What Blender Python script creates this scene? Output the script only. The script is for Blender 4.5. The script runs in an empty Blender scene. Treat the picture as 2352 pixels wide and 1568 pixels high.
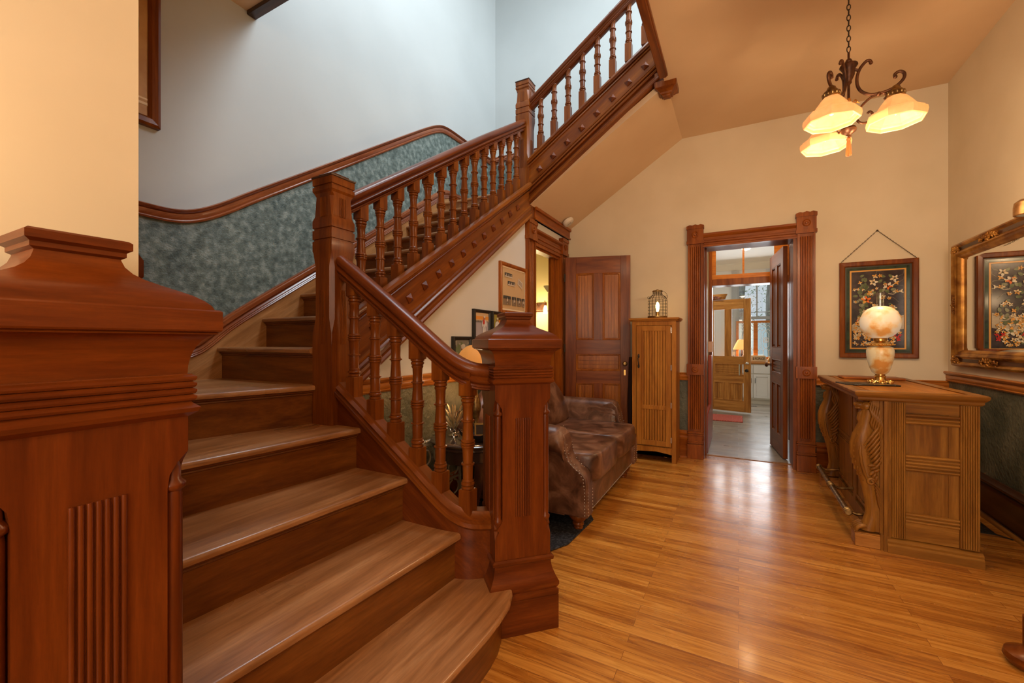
import bpy, bmesh, math, random
from mathutils import Vector, Matrix
random.seed(7)
S=bpy.context.scene
COL=S.collection
PI=math.pi
# ------------------------------------------------------------------ camera
TH=math.radians(28.1)
cam_d=bpy.data.cameras.new('camera'); cam=bpy.data.objects.new('camera',cam_d); COL.objects.link(cam)
cam.location=(0,0,1.3); cam.rotation_euler=(PI/2,0,TH)
cam_d.sensor_width=36.0; cam_d.lens=975.0/2352*36.0; cam_d.clip_start=0.03
S.camera=cam
# ------------------------------------------------------------------ world + exposure
w=bpy.data.worlds.new('world'); S.world=w; w.use_nodes=True
bgn=w.node_tree.nodes['Background']; bgn.inputs[0].default_value=(0.80,0.92,1.0,1); bgn.inputs[1].default_value=.72
S.view_settings.view_transform='Standard'; S.view_settings.look='None'
S.view_settings.exposure=0.10; S.view_settings.gamma=1.0; S.view_settings.use_curve_mapping=False
def area(name,loc,target,sx,sy,power,col):
    d=bpy.data.lights.new(name,'AREA'); d.shape='RECTANGLE'; d.size=sx; d.size_y=sy; d.energy=power; d.color=col
    o=bpy.data.objects.new(name,d); COL.objects.link(o); o.location=loc
    o.rotation_euler=(Vector(target)-Vector(loc)).to_track_quat('-Z','Y').to_euler(); return o
def point(name,loc,power,col,r=0.03):
    d=bpy.data.lights.new(name,'POINT'); d.energy=power; d.color=col; d.shadow_soft_size=r
    o=bpy.data.objects.new(name,d); COL.objects.link(o); o.location=loc; return o
DAY=(0.80,0.92,1.0); WARM=(1.0,0.68,0.38); SOFT=(1.0,0.80,0.58)
area('stairwell_assumed_window_daylight',(0.9,3.3,5.9),(-3.0,4.3,4.2),1.6,1.6,120,DAY)  # assumed upstairs daylight for the bright stairwell walls, no window modelled
area('stairwell_assumed_skylight_daylight',(-1.4,2.9,6.3),(-2.2,2.6,2.0),1.2,1.2,80,DAY)  # assumed daylight from overhead, placed after the shadow edge, no skylight modelled
area('front_fill_right',(0.75,-2.45,1.8),(0.35,4.0,1.5),1.5,1.9,62,SOFT)  # warm fill added behind the camera, set in a window opening
area('front_fill_left',(-0.55,-2.45,1.8),(0.0,4.0,1.5),0.9,1.9,5,SOFT)  # weaker warm fill added in the left opening
area('kitchen_window_daylight',(0.3,10.2,1.75),(0.1,5.0,0.6),1.5,1.7,34,(0.93,0.97,1.0))

# ------------------------------------------------------------------ materials
MC={}
def nt(name):
    m=bpy.data.materials.new(name); m.use_nodes=True; t=m.node_tree
    return m,t,t.nodes['Principled BSDF']
def lk(t,a,b): t.links.new(a,b)
def plain(name,col,rough=.5,metal=0,emit=None,es=0,coat=0,trans=0,ior=1.45,alpha=1):
    if name in MC: return MC[name]
    m,t,b=nt(name)
    b.inputs['Base Color'].default_value=(*col,1); b.inputs['Roughness'].default_value=rough
    b.inputs['Metallic'].default_value=metal; b.inputs['Coat Weight'].default_value=coat
    b.inputs['Transmission Weight'].default_value=trans; b.inputs['IOR'].default_value=ior
    if emit: b.inputs['Emission Color'].default_value=(*emit,1); b.inputs['Emission Strength'].default_value=es
    MC[name]=m; return m
def noisy(name,c1,c2,scale=5,rough=.6,bump=0,bscale=40,detail=4,metal=0,coat=0,c3=None,stretch=(1,1,1),lo=.35,hi=.65,bdist=.01,kind='noise',emit=0):
    if name in MC: return MC[name]
    m,t,b=nt(name); N=t.nodes
    tc=N.new('ShaderNodeTexCoord'); mp=N.new('ShaderNodeMapping'); mp.inputs['Scale'].default_value=stretch
    lk(t,tc.outputs['Object'],mp.inputs['Vector'])
    n=N.new('ShaderNodeTexNoise'); n.inputs['Scale'].default_value=scale; n.inputs['Detail'].default_value=detail
    lk(t,mp.outputs[0],n.inputs['Vector'])
    r=N.new('ShaderNodeValToRGB'); r.color_ramp.elements[0].position=lo; r.color_ramp.elements[1].position=hi
    r.color_ramp.elements[0].color=(*c1,1); r.color_ramp.elements[1].color=(*c2,1)
    if c3:
        e=r.color_ramp.elements.new((lo+hi)/2); e.color=(*c3,1)
    lk(t,n.outputs['Fac'],r.inputs['Fac']); lk(t,r.outputs['Color'],b.inputs['Base Color'])
    b.inputs['Roughness'].default_value=rough; b.inputs['Metallic'].default_value=metal; b.inputs['Coat Weight'].default_value=coat
    if emit:
        lk(t,r.outputs['Color'],b.inputs['Emission Color']); b.inputs['Emission Strength'].default_value=emit
    if bump:
        if kind=='voronoi':
            n2=N.new('ShaderNodeTexVoronoi'); n2.inputs['Scale'].default_value=bscale; out=n2.outputs['Distance']
            n3=N.new('ShaderNodeTexNoise'); n3.inputs['Scale'].default_value=bscale*.5; n3.inputs['Detail'].default_value=3
            lk(t,tc.outputs['Object'],n3.inputs['Vector']); lk(t,n3.outputs['Color'],n2.inputs['Vector'])
            lk(t,n3.outputs['Fac'],n3.inputs['Distortion']) if False else None
            out=n3.outputs['Fac']
        else:
            n2=N.new('ShaderNodeTexNoise'); n2.inputs['Scale'].default_value=bscale; n2.inputs['Detail'].default_value=3
            lk(t,mp.outputs[0],n2.inputs['Vector']); out=n2.outputs['Fac']
        bp=N.new('ShaderNodeBump'); bp.inputs['Strength'].default_value=bump; bp.inputs['Distance'].default_value=bdist
        lk(t,out,bp.inputs['Height']); lk(t,bp.outputs[0],b.inputs['Normal'])
    MC[name]=m; return m
WOODS={ # dark, mid, light, roughness, coat
 'case':((.16,.036,.005),(.25,.062,.008),(.35,.100,.015),.30,.12),
 'chair':((.33,.095,.012),(.46,.150,.021),(.58,.22,.035),.30,.12),
 'cherry':((.110,.024,.003),(.185,.045,.005),(.275,.080,.010),.30,.12),
 'newel':((.085,.016,.0025),(.135,.028,.004),(.195,.045,.006),.30,.10),
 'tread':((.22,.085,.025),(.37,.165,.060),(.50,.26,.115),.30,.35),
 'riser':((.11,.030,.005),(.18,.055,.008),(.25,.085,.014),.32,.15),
 'skirt':((.25,.10,.03),(.40,.18,.06),(.52,.27,.11),.36,.3),
 'rail':((.17,.038,.012),(.27,.070,.020),(.36,.115,.04),.22,.5),
 'trim':((.20,.045,.005),(.31,.080,.009),(.43,.13,.016),.32,.12),
 'oak':((.17,.060,.009),(.28,.115,.017),(.41,.185,.032),.36,.15),
 'pine':((.28,.09,.010),(.41,.155,.020),(.52,.215,.033),.45,.08),
 'doorw':((.125,.026,.0035),(.20,.048,.006),(.29,.080,.012),.36,.08),
 'panel':((.22,.060,.007),(.34,.105,.014),(.47,.17,.026),.36,.1),
 'dark':((.03,.011,.006),(.055,.02,.010),(.10,.04,.02),.3,.3),
 'gilt':((.22,.075,.010),(.50,.22,.035),(.78,.42,.09),.30,.3),
 'oldoak':((.27,.095,.018),(.44,.18,.036),(.60,.28,.07),.4,.1),
}
def wood(kind,axis='z'):
    key='wood_%s_%s'%(kind,axis)
    if key in MC: return MC[key]
    dk,md,lt,rough,coat=WOODS[kind]
    m,t,b=nt(key); N=t.nodes
    tc=N.new('ShaderNodeTexCoord'); rot=N.new('ShaderNodeMapping'); mp=N.new('ShaderNodeMapping')
    R={'x':(0,0,0),'y':(0,0,0),'z':(0,0,0),'h':(0,0,0),'s2':(-math.atan(.66),0,0),'s3':(0,math.atan(.69),0),'s1':(0,-math.atan(.70),0)}[axis]
    rot.inputs['Rotation'].default_value=R
    sc={'x':(1,12,12),'y':(12,1,12),'z':(12,12,1),'h':(1.6,1.6,14),'s2':(12,1,12),'s3':(1,12,12),'s1':(1,12,12)}[axis]
    mp.inputs['Scale'].default_value=sc
    oi=N.new('ShaderNodeObjectInfo'); add=N.new('ShaderNodeVectorMath'); add.operation='ADD'
    mul=N.new('ShaderNodeVectorMath'); mul.operation='SCALE'; mul.inputs[0].default_value=(7,5,9)
    lk(t,oi.outputs['Random'],mul.inputs['Scale'])
    lk(t,tc.outputs['Object'],rot.inputs['Vector']); lk(t,rot.outputs[0],mp.inputs['Vector'])
    lk(t,mp.outputs[0],add.inputs[0]); lk(t,mul.outputs[0],add.inputs[1])
    n=N.new('ShaderNodeTexNoise'); n.inputs['Scale'].default_value=1.3; n.inputs['Detail'].default_value=5; n.inputs['Distortion'].default_value=.9
    lk(t,add.outputs[0],n.inputs['Vector'])
    r=N.new('ShaderNodeValToRGB'); el=r.color_ramp.elements
    el[0].position=.28; el[0].color=(*dk,1); el[1].position=.75; el[1].color=(*lt,1)
    e=el.new(.5); e.color=(*md,1)
    lk(t,n.outputs['Fac'],r.inputs['Fac'])
    n2=N.new('ShaderNodeTexNoise'); n2.inputs['Scale'].default_value=9; n2.inputs['Detail'].default_value=3; n2.inputs['Roughness'].default_value=.7
    lk(t,add.outputs[0],n2.inputs['Vector'])
    mr=N.new('ShaderNodeMapRange'); mr.inputs['From Min'].default_value=.3; mr.inputs['From Max'].default_value=.7; mr.inputs['To Min'].default_value=.82; mr.inputs['To Max'].default_value=1.13
    lk(t,n2.outputs['Fac'],mr.inputs['Value'])
    mx=N.new('ShaderNodeVectorMath'); mx.operation='SCALE'; lk(t,r.outputs['Color'],mx.inputs[0]); lk(t,mr.outputs[0],mx.inputs['Scale'])
    lk(t,mx.outputs[0],b.inputs['Base Color'])
    if kind=='tread':   # walked-on wear
        n4=N.new('ShaderNodeTexNoise'); n4.inputs['Scale'].default_value=2.5; n4.inputs['Detail'].default_value=2; lk(t,tc.outputs['Object'],n4.inputs['Vector'])
        m4=N.new('ShaderNodeMapRange'); m4.inputs['From Min'].default_value=.35; m4.inputs['From Max'].default_value=.7; m4.inputs['To Min'].default_value=.26; m4.inputs['To Max'].default_value=.38
        lk(t,n4.outputs['Fac'],m4.inputs['Value']); lk(t,m4.outputs[0],b.inputs['Roughness'])
    else: b.inputs['Roughness'].default_value=rough
    b.inputs['Coat Weight'].default_value=coat; b.inputs['Coat Roughness'].default_value=.14; b.inputs['Specular IOR Level'].default_value=.4 if kind in('tread','rail','skirt') else .2
    if kind=='gilt': b.inputs['Metallic'].default_value=.45
    bp=N.new('ShaderNodeBump'); bp.inputs['Strength'].default_value=.12; bp.inputs['Distance'].default_value=.003
    lk(t,n2.outputs['Fac'],bp.inputs['Height']); lk(t,bp.outputs[0],b.inputs['Normal'])
    MC[key]=m; return m
def planks(name,cols,row,length,rough,gap,coat,seamcol,grain=(1,14,1)):
    m,t,b=nt(name); N=t.nodes
    tc=N.new('ShaderNodeTexCoord')
    br=N.new('ShaderNodeTexBrick'); br.inputs['Scale'].default_value=1; br.inputs['Brick Width'].default_value=length; br.inputs['Row Height'].default_value=row
    br.inputs['Mortar Size'].default_value=gap; br.inputs['Mortar Smooth'].default_value=.3; br.offset=.37; br.inputs['Bias'].default_value=0
    br.inputs['Color1'].default_value=(0,0,0,1); br.inputs['Color2'].default_value=(1,1,1,1); br.inputs['Mortar'].default_value=(.5,.5,.5,1)
    lk(t,tc.outputs['Object'],br.inputs['Vector'])
    mp=N.new('ShaderNodeMapping'); mp.inputs['Scale'].default_value=grain; lk(t,tc.outputs['Object'],mp.inputs['Vector'])
    sep=N.new('ShaderNodeVectorMath'); sep.operation='MULTIPLY_ADD'; sep.inputs[1].default_value=(9,3,5)
    lk(t,br.outputs['Color'],sep.inputs[0]); lk(t,mp.outputs[0],sep.inputs[2])
    n=N.new('ShaderNodeTexNoise'); n.inputs['Scale'].default_value=3.0; n.inputs['Detail'].default_value=7; n.inputs['Distortion'].default_value=1.2; n.inputs['Roughness'].default_value=.62
    lk(t,sep.outputs[0],n.inputs['Vector'])
    ad=N.new('ShaderNodeMath'); ad.operation='MULTIPLY_ADD'; ad.inputs[1].default_value=.26; lk(t,br.outputs['Color'],ad.inputs[0]); 
    sb=N.new('ShaderNodeMath'); sb.operation='SUBTRACT'; sb.inputs[1].default_value=.13; lk(t,n.outputs['Fac'],sb.inputs[0]); lk(t,sb.outputs[0],ad.inputs[2])
    r=N.new('ShaderNodeValToRGB'); el=r.color_ramp.elements
    el[0].position=.3; el[0].color=(*cols[0],1); el[1].position=.72; el[1].color=(*cols[2],1); e=el.new(.5); e.color=(*cols[1],1)
    lk(t,ad.outputs[0],r.inputs['Fac'])
    mix=N.new('ShaderNodeMix'); mix.data_type='RGBA'; mix.inputs[7].default_value=(*seamcol,1)
    lk(t,br.outputs['Fac'],mix.inputs[0]); lk(t,r.outputs['Color'],mix.inputs[6]); lk(t,mix.outputs[2],b.inputs['Base Color'])
    n3=N.new('ShaderNodeTexNoise'); n3.inputs['Scale'].default_value=4; n3.inputs['Detail'].default_value=5; lk(t,tc.outputs['Object'],n3.inputs['Vector'])
    mr=N.new('ShaderNodeMapRange'); mr.inputs['From Min'].default_value=.3; mr.inputs['From Max'].default_value=.7; mr.inputs['To Min'].default_value=rough-.06; mr.inputs['To Max'].default_value=rough+.1
    lk(t,n3.outputs['Fac'],mr.inputs['Value']); lk(t,mr.outputs[0],b.inputs['Roughness'])
    b.inputs['Coat Weight'].default_value=coat; b.inputs['Coat Roughness'].default_value=.12
    bp=N.new('ShaderNodeBump'); bp.inputs['Strength'].default_value=.25; bp.inputs['Distance'].default_value=.002
    a2=N.new('ShaderNodeMath'); a2.operation='SUBTRACT'; lk(t,n.outputs['Fac'],a2.inputs[0]); lk(t,br.outputs['Fac'],a2.inputs[1])
    lk(t,a2.outputs[0],bp.inputs['Height']); lk(t,bp.outputs[0],b.inputs['Normal'])
    MC[name]=m; return m
M_FLOOR=planks('oak_strip_floor',((.30,.095,.013),(.52,.205,.030),(.70,.33,.065)),.058,1.15,.25,.0010,.35,(.20,.06,.012))
M_KFLOOR=planks('grey_plank_tile',((.15,.125,.095),(.26,.225,.175),(.38,.34,.28)),.155,.92,.33,.003,.1,(.42,.39,.33),(1.2,12,1))
M_CREAM=noisy('cream_wall_paint',(.68,.58,.42),(.73,.63,.47),2,.85,.06,60,bdist=.002)
M_CEIL=noisy('ceiling_paint',(.70,.50,.31),(.75,.55,.35),1.5,.9,.05,60,bdist=.002)
M_GREY=noisy('grey_green_wall_paint',(.46,.48,.475),(.50,.52,.515),1.2,.62,.06,50,bdist=.002)
M_BLUEW=noisy('blue_green_mottled_wainscot',(.055,.080,.072),(.25,.30,.275),24,.55,.7,110,detail=14,c3=(.125,.165,.150),bdist=.006,lo=.32,hi=.7)
M_GREENW=noisy('embossed_green_wainscot',(.055,.062,.043),(.17,.165,.115),3,.5,.9,34,detail=6,c3=(.095,.10,.07),bdist=.010)
M_GREENW_LIT=noisy('embossed_green_wainscot_lit',(.10,.10,.055),(.30,.265,.15),4,.5,.9,40,detail=6,c3=(.18,.165,.09),bdist=.010)  # lit copy of the green wainscot, golden light put into the colour
M_WHITE=plain('white_paint',(.80,.79,.74),.5)
M_WHITE2=plain('cream_cabinet_paint',(.74,.70,.58),.5)
M_BATH=plain('bath_wall_paint',(.82,.66,.33),.8)
M_BRASS=plain('brass',(.72,.45,.14),.25,1)
M_OLDB=noisy('aged_brass',(.12,.06,.02),(.40,.25,.09),30,.35,metal=.9)
M_BRONZE=noisy('bronze_brown_metal',(.055,.020,.010),(.16,.060,.022),18,.42,metal=.55)
M_GOLDL=plain('gilded_leaf_metal',(.65,.27,.05),.35,.7)
M_BLACK=plain('black_plastic',(.010,.010,.011),.25)
M_BLK=plain('black_frame_paint',(.02,.018,.016),.4)
M_IRON=plain('dark_iron',(.05,.035,.025),.45,.7)
M_CHROME=plain('polished_nickel',(.75,.74,.70),.2,1)
M_NAIL=plain('pewter_nail',(.55,.50,.44),.3,.8)
def leather():
    m,t,b=nt('distressed_brown_leather'); N=t.nodes
    tc=N.new('ShaderNodeTexCoord'); n=N.new('ShaderNodeTexNoise'); n.inputs['Scale'].default_value=5.0; n.inputs['Detail'].default_value=9; n.inputs['Roughness'].default_value=.6; n.inputs['Distortion'].default_value=.9
    lk(t,tc.outputs['Object'],n.inputs['Vector']); r=N.new('ShaderNodeValToRGB'); el=r.color_ramp.elements
    el[0].position=.34; el[0].color=(.045,.015,.006,1); el[1].position=.68; el[1].color=(.27,.135,.078,1); e=el.new(.5); e.color=(.125,.050,.025,1)
    lk(t,n.outputs['Fac'],r.inputs['Fac']); lk(t,r.outputs[0],b.inputs['Base Color'])
    mr=N.new('ShaderNodeMapRange'); mr.inputs['To Min'].default_value=.25; mr.inputs['To Max'].default_value=.5; lk(t,n.outputs['Fac'],mr.inputs['Value']); lk(t,mr.outputs[0],b.inputs['Roughness'])
    v=N.new('ShaderNodeTexNoise'); v.inputs['Scale'].default_value=11; v.inputs['Detail'].default_value=8; lk(t,tc.outputs['Object'],v.inputs['Vector'])
    bp=N.new('ShaderNodeBump'); bp.inputs['Strength'].default_value=.35; bp.inputs['Distance'].default_value=.012; lk(t,v.outputs['Fac'],bp.inputs['Height']); lk(t,bp.outputs[0],b.inputs['Normal'])
    return m
M_LEATHER=leather()
M_GILT=noisy('antique_gold_leaf',(.20,.070,.012),(.62,.33,.075),9,.32,metal=.55,c3=(.42,.19,.035),bump=.25,bscale=60,bdist=.003,detail=7)
def pane_mat(name,tint=(1,1,1),gl=.10,rough=.02):
    m=bpy.data.materials.new(name); m.use_nodes=True; t=m.node_tree; t.nodes.clear()
    o=t.nodes.new('ShaderNodeOutputMaterial'); tr=t.nodes.new('ShaderNodeBsdfTransparent'); g=t.nodes.new('ShaderNodeBsdfGlossy'); mx=t.nodes.new('ShaderNodeMixShader')
    tr.inputs[0].default_value=(*tint,1); g.inputs['Roughness'].default_value=rough; mx.inputs[0].default_value=gl
    lk(t,tr.outputs[0],mx.inputs[1]); lk(t,g.outputs[0],mx.inputs[2]); lk(t,mx.outputs[0],o.inputs[0]); return m
M_PANE=pane_mat('clear_window_glass'); M_CHIM=pane_mat('clear_chimney_glass',(.95,.97,.93),.16,.03)
M_MIRROR=plain('mirror_silver',(.93,.93,.91),.01,1)

# ------------------------------------------------------------------ mesh builder
class MB:
    J=0
    def __init__(s): s.v=[]; s.f=[]; s.mi=[]; s.cur=0; s.jit=1
    def add(s,vs,fs,M=None):
        o=len(s.v)
        for p in vs: s.v.append(tuple(M@Vector(p)) if M is not None else tuple(p))
        for q in fs: s.f.append([i+o for i in q]); s.mi.append(s.cur)
        return s
    def box(s,x0,x1,y0,y1,z0,z1,M=None):
        if x0>x1:x0,x1=x1,x0
        if y0>y1:y0,y1=y1,y0
        if z0>z1:z0,z1=z1,z0
        s.jit=(s.jit*7+3)%11; e=s.jit*.00004*MB.J; x0+=e;x1-=e;y0+=e;y1-=e;z1-=e   # keeps neighbouring pieces off each other's planes
        return s.add([(x0,y0,z0),(x1,y0,z0),(x1,y1,z0),(x0,y1,z0),(x0,y0,z1),(x1,y0,z1),(x1,y1,z1),(x0,y1,z1)],
          [(0,3,2,1),(4,5,6,7),(0,1,5,4),(1,2,6,5),(2,3,7,6),(3,0,4,7)],M)
    def loft(s,rings,M=None,cap=True,closed=True):
        n=len(rings[0]); vs=[p for r in rings for p in r]; fs=[]
        for i in range(len(rings)-1):
            for j in range(n if closed else n-1):
                k=(j+1)%n; fs.append((i*n+j,i*n+k,(i+1)*n+k,(i+1)*n+j))
        if cap: fs.append(tuple(range(n))[::-1]); fs.append(tuple((len(rings)-1)*n+j for j in range(n)))
        return s.add(vs,fs,M)
    def prism(s,poly,a0,a1,ax='y',M=None):
        # poly of 2D points extruded along axis: ax y -> poly in xz ; x -> poly in yz ; z -> poly in xy
        def P(p,a): return {'y':(p[0],a,p[1]),'x':(a,p[0],p[1]),'z':(p[0],p[1],a)}[ax]
        return s.loft([[P(p,a0) for p in poly],[P(p,a1) for p in poly]],M)
    def lathe(s,prof,c=(0,0,0),n=16,M=None,phase=0,cap=True):
        rings=[[(c[0]+r*math.cos(phase+2*PI*k/n),c[1]+r*math.sin(phase+2*PI*k/n),c[2]+z) for k in range(n)] for r,z in prof]
        return s.loft(rings,M,cap)
    def squares(s,prof,c=(0,0),M=None):
        return s.loft([[(c[0]-h,c[1]-h,z),(c[0]+h,c[1]-h,z),(c[0]+h,c[1]+h,z),(c[0]-h,c[1]+h,z)] for h,z in prof],M)
    def tube(s,path,r,n=8,M=None,cap=True,flat=1.0):
        P=[Vector(p) for p in path]; rings=[]; prev=None
        rr=r if isinstance(r,(list,tuple)) else [r]*len(P)
        for i,p in enumerate(P):
            t=(P[min(i+1,len(P)-1)]-P[max(i-1,0)]).normalized()
            if prev is None:
                a=Vector((0,0,1)) if abs(t.z)<.9 else Vector((1,0,0)); u=t.cross(a).normalized()
            else: u=(prev-t*prev.dot(t)).normalized()
            prev=u; v=t.cross(u)
            rings.append([tuple(p+u*rr[i]*math.cos(2*PI*k/n)+v*rr[i]*flat*math.sin(2*PI*k/n)) for k in range(n)])
        return s.loft(rings,M,cap)
    def sweep(s,prof,path,M=None,vertical=True,closed=False,side=None):
        P=[Vector(p) for p in path]; rings=[]; L=len(P)
        for i,p in enumerate(P):
            if closed: t=(P[(i+1)%L]-P[i-1])
            else: t=(P[min(i+1,L-1)]-P[max(i-1,0)])
            if vertical:
                h=Vector((t.x,t.y,0)); h.normalize(); sd=Vector((h.y,-h.x,0)); up=Vector((0,0,1))
            else:
                t.normalize(); sd=Vector(side); up=sd.cross(t).normalized()
            rings.append([tuple(p+sd*u+up*w_) for u,w_ in prof])
        if closed: rings.append(rings[0])
        return s.loft(rings,M,not closed)
    def ball(s,c,rx,ry=None,rz=None,n=12,m=8,M=None):
        ry=ry or rx; rz=rz or rx; rings=[]
        for i in range(m+1):
            a=-PI/2+PI*i/m; q=max(math.cos(a),.02)
            rings.append([(c[0]+rx*q*math.cos(2*PI*k/n),c[1]+ry*q*math.sin(2*PI*k/n),c[2]+rz*math.sin(a)) for k in range(n)])
        return s.loft(rings,M)
    def build(s,name,mat,parent=None,world=False,smooth=40,bevel=0,seg=1):
        me=bpy.data.meshes.new(name); vs=s.v
        if world and parent is not None:
            inv=parent['_m'] if False else PM[parent.name].inverted(); vs=[tuple(inv@Vector(p)) for p in vs]
        me.from_pydata(vs,[],s.f)
        mats=mat if isinstance(mat,(list,tuple)) else [mat]
        for q in mats: me.materials.append(q)
        for i,p in enumerate(me.polygons): p.material_index=min(s.mi[i],len(mats)-1)
        bm=bmesh.new(); bm.from_mesh(me); bmesh.ops.recalc_face_normals(bm,faces=bm.faces); bm.to_mesh(me); bm.free()
        if smooth:
            me.polygons.foreach_set('use_smooth',[True]*len(me.polygons)); me.set_sharp_from_angle(angle=math.radians(smooth))
        me.update()
        o=bpy.data.objects.new(name,me); COL.objects.link(o)
        if parent is not None: o.parent=parent
        PM[o.name]=PM[parent.name].copy() if parent is not None else Matrix.Identity(4)
        if bevel:
            bv=o.modifiers.new('bevel','BEVEL'); bv.width=bevel; bv.segments=seg; bv.limit_method='ANGLE'; bv.angle_limit=math.radians(50)
        return o
PM={}
def thing(name,label,cat,loc=(0,0,0),rz=0,group=None,kind=None):
    o=bpy.data.objects.new(name,None); COL.objects.link(o); o.empty_display_size=.1
    o.location=loc; o.rotation_euler=(0,0,rz); PM[o.name]=Matrix.Translation(loc)@Matrix.Rotation(rz,4,'Z')
    return tag(o,label,cat,group,kind)
def tag(o,label=None,cat=None,group=None,kind=None):
    if label: o['label']=label
    if cat: o['category']=cat
    if group: o['group']=group
    if kind: o['kind']=kind
    return o
def struct(o,label=None):
    o['kind']='structure'
    if label: o['label']=label
    return o
def copy_tree(o,parent=None):
    c=o.copy(); COL.objects.link(c)
    if parent is not None: c.parent=parent
    for ch in list(o.children): copy_tree(ch,c)
    return c

# ------------------------------------------------------------------ key dimensions
YB=5.16      # back wall of the hall
XR=1.645     # right wall
XL=-3.02     # stairwell wall
XU=-1.94     # wall under the second flight
ZC=3.6       # hall ceiling
R1=.212      # riser first flight
def zc2(Y): return 1.642+.645*(Y-1.919)     # top of second stringer
def zb2(Y): return 1.257+.682*(Y-1.974)     # bottom of second stringer
def zt3(X): return 3.24+.676*(X+1.88)
def zb3(X): return 2.721+.704*(X+1.95)

# ================================================================== SHELL
# floor
b=MB(); b.box(-3.6,XR,-2.6,5.345,-.1,0); o=struct(b.build('floor',M_FLOOR,smooth=0))
b=MB(); b.box(-1.7,2.2,5.345,10.9,-.1,0); struct(b.build('floor_kitchen',M_KFLOOR,smooth=0))
b=MB(); b.box(-.36,.50,5.335,5.375,-.02,.006); struct(b.build('trim_threshold',wood('oak','x')))
# right wall with wainscot
def wainscot_wall(): pass
b=MB(); b.box(XR,XR+.15,-2.6,5.36,.95,3.9); struct(b.build('wall_right',M_CREAM,smooth=0))
b=MB(); b.box(XR,XR+.15,-2.6,5.36,0,.95); struct(b.build('wall_right_wainscot',M_GREENW,smooth=0))
# back wall: kitchen doorway X -.34...50 z<2.44
b=MB()
b.box(XU,-.36,YB,YB+.2,.95,3.6); b.box(.50,XR,YB,YB+.2,.95,3.6); b.box(-.36,.50,YB,YB+.2,2.40,3.6)
struct(b.build('wall_back',M_CREAM,smooth=0))
b=MB(); b.box(XU,-.36,YB,YB+.2,0,.95); b.box(.50,XR,YB,YB+.2,0,.95); struct(b.build('wall_back_wainscot',M_GREENW,smooth=0))
# upper back wall of the stairwell
b=MB(); b.box(XL-.15,XR,YB,YB+.2,3.78,6.6); b.box(XL-.15,XU,YB,YB+.2,2.6,3.78); b.box(XU,-.56,YB,YB+.2,3.6,3.78)
struct(b.build('wall_back_upper',M_GREY,smooth=0))
b=MB(); b.box(XL,XU-.1,YB-.006,YB,2.9,3.76); struct(b.build('wall_back_upper_wainscot',M_BLUEW,smooth=0))
# stairwell (left) wall
b=MB(); b.box(XL-.15,XL,.2,5.36,0,6.6); struct(b.build('wall_left',M_GREY,smooth=0))
# blue wainscot on the left wall between skirt and rail
railT=[(.45,2.10),(1.119,2.10),(1.246,2.092),(1.357,2.105),(1.468,2.155),(1.60,2.24),(1.729,2.335),(2.235,2.675),(2.968,3.178),(3.55,3.575),(3.72,3.685),(3.857,3.76),(3.96,3.79),(4.08,3.803),(4.426,3.803),(YB,3.803)]
skT=[(.45,1.27),(1.30,1.27),(1.40,1.30),(1.488,1.385),(1.579,1.465),(1.826,1.635),(2.247,1.915),(3.0,2.42),(3.70,2.90),(3.794,2.965),(3.90,3.03),(4.0,3.065),(4.12,3.078),(YB,3.078)]
def interp(T,y):
    for (a,za),(c_,zc) in zip(T,T[1:]):
        if y<=c_: return za+(zc-za)*(y-a)/(c_-a)
    return T[-1][1]
ys=[.45+i*(YB-.45)/60 for i in range(61)]
b=MB(); b.loft([[(XL+.006,y,interp(skT,y)-.05),(XL+.006,y,interp(railT,y)-.03),(XL-.01,y,interp(railT,y)-.03),(XL-.01,y,interp(skT,y)-.05)] for y in ys])
struct(b.build('wall_left_wainscot',M_BLUEW,smooth=0))
RAILP=[(0,-.08),(.018,-.08),(.024,-.07),(.016,-.062),(.022,-.05),(.022,-.03),(.014,-.024),(.030,-.018),(.036,-.006),(.028,0),(0,0)]
def dense(T,x,n=3):
    out=[]
    for (a,za),(c_,zc) in zip(T,T[1:]):
        for k in range(n): out.append((x,a+(c_-a)*k/n,za+(zc-za)*k/n))
    out.append((x,T[-1][0],T[-1][1])); return out
def smoothpath(P,it=3):
    P=[Vector(p) for p in P]
    for _ in range(it): P=[P[0]]+[(P[i-1]+P[i]*2+P[i+1])/4 for i in range(1,len(P)-1)]+[P[-1]]
    return P
b=MB(); b.sweep(RAILP,smoothpath(dense(railT,XL)),vertical=False,side=(1,0,0))
b.sweep([(-u,w_) for u,w_ in RAILP],[(XL,YB,3.80),(XU,YB,3.80)],vertical=False,side=(0,1,0))
struct(b.build('trim_stair_chair_rail',wood('rail','s2'),smooth=50))
# skirt board with moulded top on the left wall
b=MB()
b.loft([[(XL+.03,y,interp(skT,y)-.62),(XL+.03,y,interp(skT,y)-.05),(XL,y,interp(skT,y)-.05),(XL,y,interp(skT,y)-.62)] for y in ys])
struct(b.build('baseboard_stair_skirt',wood('skirt','s2'),smooth=30))
SKP=[(0,-.095),(.034,-.095),(.037,-.09),(.034,-.084),(.037,-.079),(.034,-.073),(.037,-.068),(.034,-.060),(.030,-.054),(.034,-.046),(.045,-.04),(.045,-.016),(.034,-.012),(.034,-.004),(.022,0),(0,0)]
b=MB(); b.sweep(SKP,smoothpath(dense(skT,XL),3),vertical=False,side=(1,0,0))
struct(b.build('trim_stair_skirt_moulding',wood('rail','s2'),smooth=50))
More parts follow.
